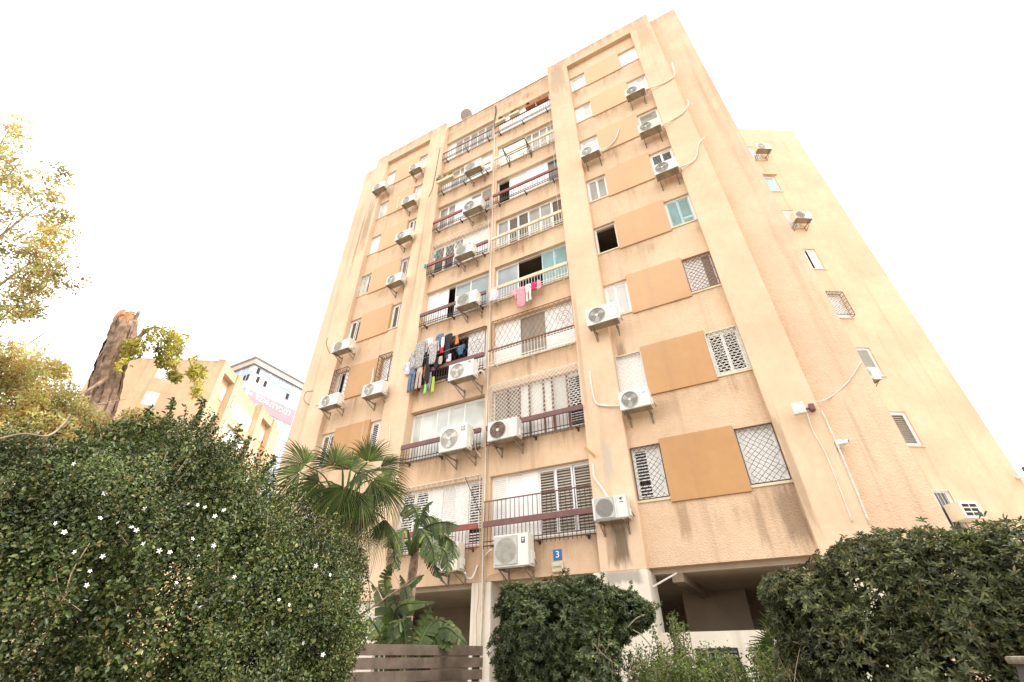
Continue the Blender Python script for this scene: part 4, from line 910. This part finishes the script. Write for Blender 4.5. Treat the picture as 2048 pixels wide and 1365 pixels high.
# ---- right hedge
HD = thing('hedge', (5.4, -5.3, 0), 'dense dark green hedge with rosette leaves along the lower right', 'hedge')
EL2 = [ell(1660,1240,6.2,.50,.6,.52), ell(1790,1222,6.2,.72,.7,.78), ell(1930,1222,6.2,.8,.7,.74), ell(2080,1225,6.2,.8,.7,.76), ell(1740,1335,6.1,.6,.6,.6), ell(1900,1345,6.1,.8,.7,.7), ell(1585,1190,6.3,.34,.4,.24), ell(2230,1280,6.2,.8,.8,.7), ell(1790,1140,6.3,.40,.45,.28), ell(1650,1340,6.2,.4,.5,.4)]
P, Nn = shell(EL2, 11500, 21, .17, 3.6, .22, -.42); PP, DD, UU = rosettes(P, Nn, 22, 8)
leaf_mesh('foliage', PP, DD, UU, RNG.uniform(.036, .062, len(PP)), .017, LM['hedge'], HD)
P, Nn = shell(EL2, 2200, 23, .4, 3, .1); PP, DD, UU = rosettes(P, Nn, 24, 7); leaf_mesh('inner_foliage', PP, DD, UU, .06, .02, LM['hedge'], HD)
shoots(EL2, 110, 27, .13, 'hedge', HD, .055, .016, k=6)
mb = MB()
for i in range(9): branch(mb, (random.uniform(4.0, 7), random.uniform(-5.6, -5), .0), (random.uniform(-.3, .3), -.1, 1), 1.0, .022, 2, 200+i)
mb.build('branches', M['twig'], HD)

# ---- rounded bush in front of the entrance
BU = thing('rounded_bush', (1.5, -3.9, 0), 'rounded dark green bush standing before the entrance columns', 'bush')
EL3 = [ell(1110,1260,8.1,.62,.6,.62), ell(1170,1215,8.2,.50,.5,.40), ell(1060,1300,8.0,.55,.5,.75), ell(1250,1225,8.3,.34,.4,.28), ell(1150,1340,8.0,.75,.6,.7), ell(1040,1220,8.1,.33,.4,.33), ell(1120,1190,8.2,.45,.45,.25), ell(1285,1225,8.3,.17,.2,.15), ell(1220,1250,8.2,.34,.4,.30), ell(1210,1195,8.2,.25,.3,.16)]
P, Nn = shell(EL3, 7500, 31, .18, 4, .24, -.42); PP, DD, UU = rosettes(P, Nn, 32, 9)
leaf_mesh('foliage', PP, DD, UU, RNG.uniform(.042, .07, len(PP)), .018, LM['pitto'], BU)
P, Nn = shell(EL3, 1500, 33, .4, 3, .1); PP, DD, UU = rosettes(P, Nn, 34, 7); leaf_mesh('inner_foliage', PP, DD, UU, .065, .022, LM['pitto'], BU)
shoots(EL3, 90, 37, .22, 'pitto', BU, .055, .017, k=6)
mb = MB()
for i in range(6): branch(mb, (random.uniform(1.1, 1.9), -3.9, 0), (random.uniform(-.35, .45), -.1, 1), 1.25, .026, 2, 300+i)
for (u, v, u2, v2) in ((1265,1260,1300,1290),(1255,1255,1290,1230),(1150,1210,1190,1180),(1150,1205,1165,1165),(1120,1322,1150,1318),(1060,1255,1075,1262)):
    a, b = atr(u, v, 7.9), atr(u2, v2, 8.0); mb.tube(curve_pts([a, a.lerp(b, .5)+Vector((0, 0, .03)), b], 4), .009, 5)
mb.build('branches', M['twig'], BU)

# ---- low light green shrubs along the wall
def sprig_shrub(x, y, h, n, label, seed, spread=.35, mat='sprig', name='young_shrub', lw=.014):
    g = random.Random(seed); o = thing(name, (x, y, 0), label, 'shrub'); st = MB(); PP = []; DD = []
    for i in range(n):
        a = g.uniform(0, 6.28); r = g.uniform(0, spread); b = Vector((x+r*.4*math.cos(a), y+r*.4*math.sin(a), 0)); hh = h*g.uniform(.6, 1.05)
        t = Vector((x+r*1.4*math.cos(a), y+r*1.4*math.sin(a), hh)); cp = curve_pts([b, b.lerp(t, .5)+Vector((g.uniform(-.06, .06), g.uniform(-.06, .06), 0)), t], 12); st.tube(cp, .006, 4)
        for q in cp[8:]:
            for k in range(11): PP.append(A3(q)+np.array([g.gauss(0, .035) for _ in range(3)])); DD.append([g.gauss(0, .8), g.gauss(0, .8), g.uniform(.2, 1)])
    st.build('stems', M['twig'], o); PP = np.array(PP); DD = np.array(DD)
    leaf_mesh('leaves', PP, DD, np.random.default_rng(seed).normal(0, .5, PP.shape)+np.array([0, 0, 1.]), np.random.default_rng(seed).uniform(.03, .055, len(PP)), lw*1.5, LM[mat], o); return o
for i, (u, r, v, n, sp, l_) in enumerate(((1345,8.6,1240,26,.25,'tall thin light green shrub beside the cream column'), (1290,8.0,1310,60,.35,'small light green shrub at the foot of the rounded bush'), (1400,7.6,1310,80,.45,'bushy light green shrub below the left wall vent'),
      (1480,7.2,1325,90,.5,'bushy light green shrub in front of the wall vents'), (1560,6.9,1320,80,.45,'olive green shrub beside the right hedge base'), (1340,7.6,1330,60,.4,'low leafy shrub between rounded bush and wall vents'))):
    p = atr(u, v, r); sprig_shrub(p.x, p.y, p.z, n, l_, 400+i, sp)

# ---- fan leaves
def fan_leaf(hub, axis, updir, L, nseg, span, droop, seed, blade):
    g = random.Random(seed); fold = g.uniform(.15, .55); axis = Vector(axis).normalized(); up = Vector(updir); side = axis.cross(up).normalized(); up = side.cross(axis).normalized()
    for i in range(nseg):
        a = -span/2+span*i/(nseg-1); ga = span/nseg*.55; ln = L*(1-.22*abs(a)/(span/2))*g.uniform(.80, 1.06)
        d = axis*math.cos(a)+side*math.sin(a); sd = -axis*math.sin(a)+side*math.cos(a); rows = []
        for t, wf in ((.04, 1), (.25, 1), (.45, .95), (.65, .62), (.84, .36), (1.0, .03)):
            r = ln*t; dz = -droop*ln*max(0, t-.35)**2*2.2; c = hub+d*r+Vector((0, 0, dz))-up*(fold*r*abs(math.sin(a*.9)))+up*(.04*r*g.uniform(-1, 1)); w = r*ga*wf if t <= .45 else ln*.45*ga*wf
            rows.append((c-sd*w, c+up*(.35*w+.002), c+sd*w))
        vs = [q for rw in rows for q in rw]; fs = []
        for j in range(5):
            for k in range(2): fs.append((j*3+k, j*3+k+1, (j+1)*3+k+1, (j+1)*3+k))
        blade.add(vs, fs)
PM = thing('fan_palm', (-2.0, -5.75, 0), 'fan palm with drooping fronds rising behind the flowering shrub', 'palm tree')
crown = Vector((-2.0, -5.72, 3.72))
MB().tube([(-1.92+.02*math.sin(i*2), -5.7, z) for i, z in enumerate(np.linspace(0, 3.6, 14))], [.13+.02*(i % 2) for i in range(14)], 12).build('trunk', M['bark'], PM)
mb = MB()
for i in range(34):                         # leaf bases on the trunk
    a = i*2.4; z = 2.3+1.25*i/34; mb.tube([(-1.93+.12*math.cos(a), -5.71+.12*math.sin(a), z), (-1.94+.26*math.cos(a), -5.72+.26*math.sin(a), z+.22), (-1.95+.34*math.cos(a), -5.73+.34*math.sin(a), z+.42)], [.035, .022, .008], 5)
mb.build('leaf_bases', M['rust'], PM)
def frond(u, v, r, ln, bend, dead=False, seed=0, span=4.2, ax=None):
    hub = atr(u, v, r); pm = MB(); mid = crown.lerp(hub, .5)+Vector((0, 0, bend)); cp = curve_pts([crown-Vector((0, 0, .15)), mid, hub], 6); pm.tube(cp, [.022]*6+[.013]*(len(cp)-6), 5)
    po = MB(); out = (hub-crown); out = out.normalized() if ax is None else Vector(ax).normalized(); tocam = (CL-hub).normalized()
    fan_leaf(hub, out, (Vector((0, 0, 1))*.5+tocam*.8), ln*.92, 34, span*.86, .28 if not dead else 1.1, seed, po)
    o = po.build('frond', LM['dead' if dead else 'palm'], PM); pm.build('stalk', LM['palm'], o)
RX, RY = CX, -CDN
S3 = lambda a, b, c=0: tuple(RX*a+Vector((0, 0, 1))*b+CF*c)
for i, (u, v, r, ln, bend, ax, span) in enumerate(((610,930,8.3,.95,.15,S3(-.55,.75),2.6),(600,945,8.1,.85,.1,S3(-1,-.1),3.6),(640,965,8.0,.80,.2,S3(-.8,-.6),3.8),(735,925,8.3,.85,.2,S3(.15,1),2.6),(760,935,8.5,.75,.2,S3(1,.3),2.8),(745,960,8.1,.85,.15,S3(1,-.45),3.4),
      (720,990,7.9,.85,.15,S3(.2,-1),3.6),(690,975,7.8,.75,.1,S3(-.3,-1),3.8),(770,1038,8.2,.80,.1,S3(0,-1),2.0),(670,930,8.5,.85,.3,S3(-.3,.9),3.4),(700,940,8.9,.9,.35,S3(.1,.8,.6),3.6),(650,985,8.2,.8,.1,S3(-.6,-.9),3.2),(765,975,8.4,.75,.1,S3(.9,-.7),3.2),(690,1000,8.3,.8,.05,S3(.05,-1),3.0),(720,945,7.8,.8,.25,S3(.5,.2,-.6),3.8))):
    frond(u, v, r, ln, bend, False, 500+i, span, ax)
for i, (u, v, ax) in enumerate(((715,1035,S3(.1,-1)),(690,1045,S3(-.2,-1)),(735,1020,S3(.3,-1)))): frond(u, v, 8.45, .55, 0, True, 560+i, 2.2, ax)

# ---- big leaved banana-like plant behind the fence
BN = thing('giant_banana_plant', (-1.45, -4.3, 0), 'torn leaved banana like plant between the palm and the entrance', 'plant')
def paddle(pts, w, seed, parent, torn=.5, mat='banana', droop=.35):
    g = random.Random(seed); cp = curve_pts(pts, 8); n = len(cp); bl = MB(); s0 = n//3
    tocam = (CL-Vector(cp[n//2])).normalized()
    for sg in (-1, 1):
        i = s0; 
        while i < n-1:
            k = min(n-1, i+(1 if g.random() < torn else 2)); a, b = cp[i], cp[k]; t0, t1 = (i-s0)/(n-1-s0), (k-s0)/(n-1-s0); dirn = (b-a).normalized(); sd = dirn.cross((tocam+Vector((0, 0, .9))).normalized()).normalized()*sg
            wd = lambda t: w*max(.1, math.sin(math.pi*min(.97, .12+.86*t)))
            gp = g.uniform(.15, .5) if g.random() < torn else .0; dr = g.uniform(.3, 1.6)*droop; fw = dirn*wd(t0)*.45
            rows = []
            for q in (0, .5, 1):
                rows.append((a+sd*wd(t0)*q+fw*q-Vector((0, 0, dr*wd(t0)*q*q)), b.lerp(a, gp*q)+sd*wd(t1)*q+fw*q-Vector((0, 0, dr*wd(t1)*q*q))))
            bl.add([x for rw in rows for x in rw], [(0, 1, 3, 2), (2, 3, 5, 4)]); i = k
    o = bl.build('leaf', LM[mat], parent); MB().tube(cp, [.03*(1-.75*i/n) for i in range(n)], 6).build('midrib', LM[mat], o)
base = Vector((-1.45, -4.3, 0))
MB().tube(curve_pts([base, (-1.5, -4.3, 1.5), (-1.45, -4.35, 2.6), atr(835, 1070, 9.0)], 5), [.13, .13, .12, .12, .12, .11, .11, .10, .10, .09, .09, .08, .08, .07, .06, .05], 10).build('stem', M['bark'], BN)
hb = atr(825, 1080, 9.0)
for i, (q, w) in enumerate(((((845,1030,9),(855,1010,8.9),(866,1003,8.8)),.14),(((835,1030,9),(820,1010,9.1),(800,1030,9.2)),.26),(((860,1050,8.9),(890,1045,8.8),(918,1052,8.7)),.26),(((875,1070,8.9),(905,1085,8.8),(905,1120,8.7)),.24),(((810,1060,8.8),(785,1075,8.7),(775,1095,8.7)),.24),(((845,1060,8.7),(865,1095,8.6),(870,1130,8.6)),.24),(((870,1090,8.8),(895,1110,8.7),(892,1150,8.6)),.22),(((850,1105,8.9),(868,1130,8.8),(888,1165,8.7)),.13),(((800,1090,8.8),(790,1115,8.7),(800,1140,8.7)),.18),(((840,1040,9.1),(865,1035,9.1),(885,1060,9.0)),.28))):
    paddle([hb-Vector((0, 0, .25)), hb.lerp(atr(*q[0]), .5)]+[atr(*x) for x in q], w*.68, 600+i, BN, .95, droop=.8)
CY = thing('low_banana_clump', (-1.2, -4.9, 0), 'clump of broad glossy leaves just behind the plank fence', 'plant')
for i, (q, w) in enumerate((((790,1250,8.6),(800,1210,8.6),(850,1200,8.5)),) and [(((780,1260,8.7),(800,1212,8.6),(868,1205,8.5)),.20),(((770,1270,8.8),(770,1200,8.8),(745,1170,8.8)),.20),(((800,1270,8.6),(815,1200,8.7),(800,1150,8.7)),.16),(((830,1280,8.6),(850,1240,8.6),(860,1215,8.6)),.18),(((850,1285,8.6),(890,1255,8.5),(935,1290,8.4)),.22),(((760,1270,8.6),(735,1240,8.5),(720,1280,8.4)),.22),(((810,1285,8.5),(800,1240,8.4),(775,1290,8.3)),.2),(((840,1285,8.5),(875,1240,8.6),(925,1270,8.6)),.2),(((815,1180,8.8),(830,1160,8.8),(848,1150,8.8)),.1),(((785,1230,8.9),(770,1160,8.9),(790,1120,8.9)),.14),(((860,1290,8.6),(880,1270,8.5),(905,1300,8.4)),.2)]):
    s_ = atr(*q[0]); paddle([Vector((s_.x*.5-.6, s_.y*.5-2.4, .6)), Vector((s_.x, s_.y, s_.z-.35))]+[atr(*x) for x in q], w*.85, 650+i, CY, .75)
# dwarf fan palm by the wall
DW = thing('dwarf_fan_palm', tuple(atr(1560, 1330, 7.6))[:2]+(0,), 'small grey green fan palm against the cream wall beside the hedge', 'palm tree')
c0 = atr(1570, 1310, 7.6)
for i, (u, v, ax) in enumerate(((1535,1280,S3(-1,.3)),(1545,1262,S3(-.5,1)),(1530,1298,S3(-1,-.2)),(1565,1265,S3(.3,1)))):
    po = MB(); h_ = atr(u+15, v+8, 7.4); fan_leaf(h_, Vector(ax), (CL-h_), .34, 18, 2.6, .15, 700+i, po); o = po.build('frond', LM['palm'], DW); MB().tube([c0-Vector((0, 0, .6)), c0, h_], .007, 5).build('stalk', LM['palm'], o)
MB().tube([c0-Vector((0, 0, c0.z)), c0-Vector((0, 0, .5))], .07, 8).build('trunk', M['bark'], DW)

# ---- broken tree trunk with regrowth
TR = thing('broken_tree', tuple(atr(215, 900, 9.2))[:2]+(0,), 'broken off bare tree trunk with rough bark and a lime green side shoot', 'tree')
q0 = atr(182, 850, 9.2); q1 = atr(218, 745, 9.1); q2 = atr(243, 675, 9.0); q3 = atr(256, 632, 9.0)
cp = curve_pts([(q0.x-.05, q0.y-.1, 0), (q0.x-.03, q0.y-.05, 2.5), q0, q1, q2, q3], 6); n = len(cp); vs = []; NS = 22
for i, p in enumerate(cp):
    rad = .245-.095*i/n
    for k in range(NS):
        a = 2*math.pi*k/NS; rr = rad*(1+.06*math.sin(3*a+.5*i)+.09*random.uniform(-1, 1)); vs.append(Vector(p)+Vector((math.cos(a)*rr, math.sin(a)*rr, .05*random.uniform(-1, 1))))
tm = MB().add(vs, [(i*NS+k, i*NS+(k+1)%NS, (i+1)*NS+(k+1)%NS, (i+1)*NS+k) for i in range(n-4) for k in range(NS)]); tro = tm.build('trunk', M['bark'], TR); tw = MB().add([v for v in vs[(n-4)*NS:]], [(i*NS+k, i*NS+(k+1)%NS, (i+1)*NS+(k+1)%NS, (i+1)*NS+k) for i in range(3) for k in range(NS)]); tw.build('bare_wood', M['cut'], TR)
bk = MB()                                     # loose bark plates
for i in range(150):
    j = random.randint(8, n-5); a = random.uniform(0, 6.28); p = Vector(cp[j]).lerp(Vector(cp[j+1]), random.random()); rad = .245-.095*j/n; t_ = Vector((math.cos(a), math.sin(a), 0)); s_ = Vector((-math.sin(a), math.cos(a), 0)); w, h = random.uniform(.03, .07), random.uniform(.10, .26)
    ax = (Vector(cp[j+1])-Vector(cp[j])).normalized(); o0 = p+t_*(rad*.97); o1 = p+t_*(rad*1.09)
    bk.add([o0-s_*w-ax*h, o0+s_*w-ax*h*.8, o1+s_*w*.8+ax*h*.2, o1-s_*w*.9, o0+s_*w*.7+ax*h, o0-s_*w*.6+ax*h*.9], [(0, 1, 2, 3), (3, 2, 4, 5)])
bk.build('bark_plates', M['bark'], TR, kind='stuff')
ct = MB(); top = Vector(cp[-1])               # splintered break
for k in range(26):
    a = random.uniform(0, 6.28); r0 = random.uniform(0, .09); b = top+Vector((r0*math.cos(a), r0*math.sin(a), -.12)); h = random.uniform(.06, .16)+.05*math.cos(a); ct.tube([b, b+Vector((.03*math.cos(a), .03*math.sin(a), h))], [.05, .008], 5)
ct.add([top+Vector((.12*math.cos(2*math.pi*k/14), .12*math.sin(2*math.pi*k/14), .02*math.sin(k*2))) for k in range(14)], [tuple(range(14))]); ct.build('broken_top', M['cut'], TR)
MB().tube(curve_pts([atr(262,650,8.9), atr(270,640,8.85), atr(279,622,8.8)], 4), [.05]*4+[.03]*4+[.012], 6).build('splinter', M['bark'], TR)
br = MB(); br.tube(curve_pts([atr(262,700,8.8), atr(285,668,8.7), atr(312,655,8.6), atr(345,670,8.6)], 5), [.06]*4+[.035]*4+[.02]*4+[.012]*4, 6)
br.tube(curve_pts([atr(215,755,8.8), atr(185,775,8.7), atr(157,790,8.6)], 4), [.03]*4+[.018]*4+[.01], 5)
for (u, v) in ((375,700),(340,740),(400,760),(320,700),(390,720)): br.tube(curve_pts([atr(318,662,8.6), atr((318+u)/2+5, (662+v)/2-10, 8.6), atr(u, v, 8.6)], 4), .008, 4)
br.build('limb', M['bark'], TR)
E5 = [ell(325,672,8.6,.24,.2,.12), ell(350,690,8.6,.26,.2,.18), ell(310,700,8.6,.26,.25,.13), ell(370,715,8.6,.18,.2,.16), ell(335,722,8.6,.22,.2,.12), ell(272,700,8.6,.14,.2,.16), ell(258,735,8.6,.12,.15,.14), ell(392,745,8.6,.10,.15,.18), ell(398,785,8.6,.10,.15,.2), ell(382,676,8.7,.10,.12,.10), ell(350,755,8.6,.14,.1,.08)]
P, Nn = shell(E5, 2600, 41, .5, 6, .5, -.1); D, U = sphere_leaves(P, Nn, 42); L = RNG.uniform(.04, .075, len(P)); leaf_mesh('regrowth', P, D, U, L, L*.55, LM['lime'], TR)

# ---- loose autumn coloured tree at the left edge
AT = thing('autumn_tree', tuple(atr(-60, 1000, 7.4))[:2]+(0,), 'loose tree with yellow and rust coloured small leaves at the left edge', 'tree')
mb = MB(); b0 = atr(-120, 1100, 7.6); br0 = [(b0.x, b0.y, 0), (b0.x, b0.y, 2.4), tuple(atr(-90, 700, 7.5)), tuple(atr(-60, 450, 7.4))]; mb.tube(curve_pts(br0, 5), [.16]*5+[.13]*5+[.09]*5+[.05], 9).build('trunk', M['bark'], AT)
mb = MB(); ends = []
for (u, v, r) in ((60,300,7.2),(120,380,7.1),(150,470,7.0),(40,420,7.0),(90,560,7.0),(20,620,7.0),(130,640,7.2),(60,720,7.3),(150,750,7.5),(20,820,7.3),(170,700,8.0),(30,240,7.3),(110,690,7.3),(230,830,8.2),(90,790,7.6),(300,790,8.8)):
    a = atr(-80, min(v+160, 900), 7.5); e = atr(u, v, r); ends.append(e); cp = curve_pts([a, a.lerp(e, .5)+Vector((0, 0, .12)), e], 5)[:-2]; mb.tube(cp, [.016*(1-i/len(cp))+.003 for i in range(len(cp))], 5)
mb.build('branches', M['twig'], AT)
E6 = [ell(120,350,7.1,.2,.2,.1), ell(150,450,7.0,.14,.2,.10), ell(40,260,7.3,.2,.2,.1), ell(140,560,7.0,.2,.2,.12), ell(10,410,7.3,.3,.3,.2), ell(10,330,7.3,.42,.4,.22), ell(70,370,7.2,.34,.35,.2), ell(25,480,7.2,.40,.4,.34), ell(100,440,7.1,.30,.3,.16), ell(95,530,7.1,.26,.3,.20), ell(30,610,7.2,.36,.3,.25), ell(110,480,7.0,.32,.3,.12), ell(60,560,7.1,.35,.3,.2), ell(20,720,7.3,.42,.4,.22)]
P, Nn = shell(E6, 15000, 51, .65, 4, .5); ok = lump(P, 10, 52, 1) > -.06; P, Nn = P[ok], Nn[ok]; D, U = sphere_leaves(P, Nn, 53); L = RNG.uniform(.03, .055, len(P)); leaf_mesh('crown', P, D, U, L, L*.5, LM['autumn'], AT)
E7 = [ell(30,800,7.5,.45,.4,.22), ell(100,800,7.7,.42,.4,.20), ell(70,860,7.6,.5,.5,.24), ell(160,850,8.2,.42,.4,.20), ell(10,900,7.4,.5,.5,.26), ell(20,740,7.6,.36,.3,.18), ell(280,850,9.8,.40,.4,.30), ell(230,880,9.8,.5,.4,.3), ell(110,740,8.2,.20,.2,.12)]
P, Nn = shell(E7, 22000, 54, .4, 4, .3); D, U = sphere_leaves(P, Nn, 55); L = RNG.uniform(.03, .055, len(P)); leaf_mesh('lower_crown', P, D, U, L, L*.5, LM['autumn'], AT)
# bare pale vine stems over the shrub
cable([atr(-10,880,5.0), atr(45,868,5.0), atr(95,872,5.0), atr(125,850,5.1), atr(140,830,5.2)], .008, M['twig'], 'pale bare twig arching over the flowering shrub at the left edge', 'bare_twig', 5, 'twig')

# ---- balcony plants
def planter(x0, x1, y, z, mat, label, plants, name='planter_box', seed=0):
    o = thing(name, ((x0+x1)/2, y, z), label, 'planter'); v = MB(); d = .09
    v.add([(x0+.02,y-d+.015,z),(x1-.02,y-d+.015,z),(x1-.02,y+d-.015,z),(x0+.02,y+d-.015,z),(x0,y-d,z+.17),(x1,y-d,z+.17),(x1,y+d,z+.17),(x0,y+d,z+.17)], [(0,3,2,1),(4,5,6,7),(0,1,5,4),(1,2,6,5),(2,3,7,6),(3,0,4,7)]).build('trough', M[mat], o)
    for i, (fx, h, mm, w) in enumerate(plants):
        cx = x0+(x1-x0)*fx; P, Nn = shell([(cx, y, z+.17+h*.5, w, .12, h*.55)], 260, 800+seed*9+i, .5, 8, .4); D, U = sphere_leaves(P, Nn, 850+i); leaf_mesh('plant', P, D, U, .06, .025, LM[mm], o, kind='stuff')
    return o
zz = zf(8, 4.74)
for i, (u0, u1, mt, l_, pl) in enumerate(((1073,1099,'terra','terracotta trough at the right end of the top right balcony rail',[(.3,.35,'lime',.06)]),(1052,1072,'terra','terracotta trough second from the right on the top right balcony rail',[(.3,.2,'banana',.08)]),(1020,1040,'cream_beam','cream trough with dull dry plants on the top right balcony rail',[(.5,.28,'dead',.3)]),(992,1012,'cream_beam','cream trough at the left end of the top right balcony rail',[(.6,.2,'banana',.15)]))):
    a, b = at(u0, 300-u0*.08, -.3).x, at(u1, 300-u1*.08, -.3).x
    a = at(u0, 253-(u0-992)*.44, -.3).x; b = at(u1, 253-(u1-992)*.44, -.3).x; planter(a, b, -.36, zz-.08, mt, l_, pl, seed=i)
zz = zf(7, 4.74)
planter(-5.75, -4.75, -.36, zz-.1, 'cream_beam', 'cream trough with rust brown and green plants on second highest left balcony', [(.12,.5,'dead',.3),(.75,.35,'lime',.1)], seed=6)

# ---- plank fence
fa, fb = atr(640, 1286, 7.4), atr(966, 1297, 9.0); zt = 1.79; dv = (fb-fa); dv.z = 0; Lf = dv.length; dv.normalize()
TF = Matrix.Translation((fa.x, fa.y, 0)) @ Matrix.Rotation(math.atan2(dv.y, dv.x), 4, 'Z')
FN = thing('plank_fence', (fa.x, fa.y, 0), 'weathered brown horizontal plank fence below the big leaved plants', 'fence')
for i in range(11):
    z1 = zt-i*.155; MB(TF).bbox(-.6, Lf+random.uniform(-.03, .0), -.012+random.uniform(-.003, .003), .012, z1-.13, z1, .004, 1).build('plank', M['wood'], FN)
for x in (-.4, Lf*.5, Lf-.14): MB(TF).box(x, x+.09, .014, .10, 0, zt-.02).build('post', M['wood'], FN)
# thin stakes and the grey bin
for (u, v, l_) in ((1378,1262,'thin grey stake standing left of the wall vents'), (1412,1290,'thin grey stake standing in front of the left wall vent')):
    p = atr(u, v, 9.5); MB().tube([(p.x-.06, p.y, 0), (p.x, p.y, p.z)], .012, 6).build('stake', M['steel'], None, label=l_, cat='stake')
p = atr(2090, 1318, 4.2)
BI = thing('waste_bin', (p.x, p.y, 0), 'dark grey plastic waste bin with sloping lid at the lower right edge', 'bin')
s = MB(); x, y = p.x, p.y
s.add([(x-.24,y-.24,.05),(x+.24,y-.24,.05),(x+.24,y+.24,.05),(x-.24,y+.24,.05),(x-.22,y-.22,1.0),(x+.22,y-.22,1.0),(x+.22,y+.22,1.0),(x-.22,y+.22,1.0),(x-.10,y-.12,1.56),(x+.14,y-.12,1.56),(x+.14,y+.14,1.56),(x-.10,y+.14,1.56)], [(0,3,2,1),(0,1,5,4),(1,2,6,5),(2,3,7,6),(3,0,4,7),(4,5,9,8),(5,6,10,9),(6,7,11,10),(7,4,8,11),(8,9,10,11)]).build('body', M['grey'], BI)
MB().bbox(x-.13, x+.18, y-.15, y+.17, 1.562, 1.60, .015, 2).build('lid', M['steel'], BI)
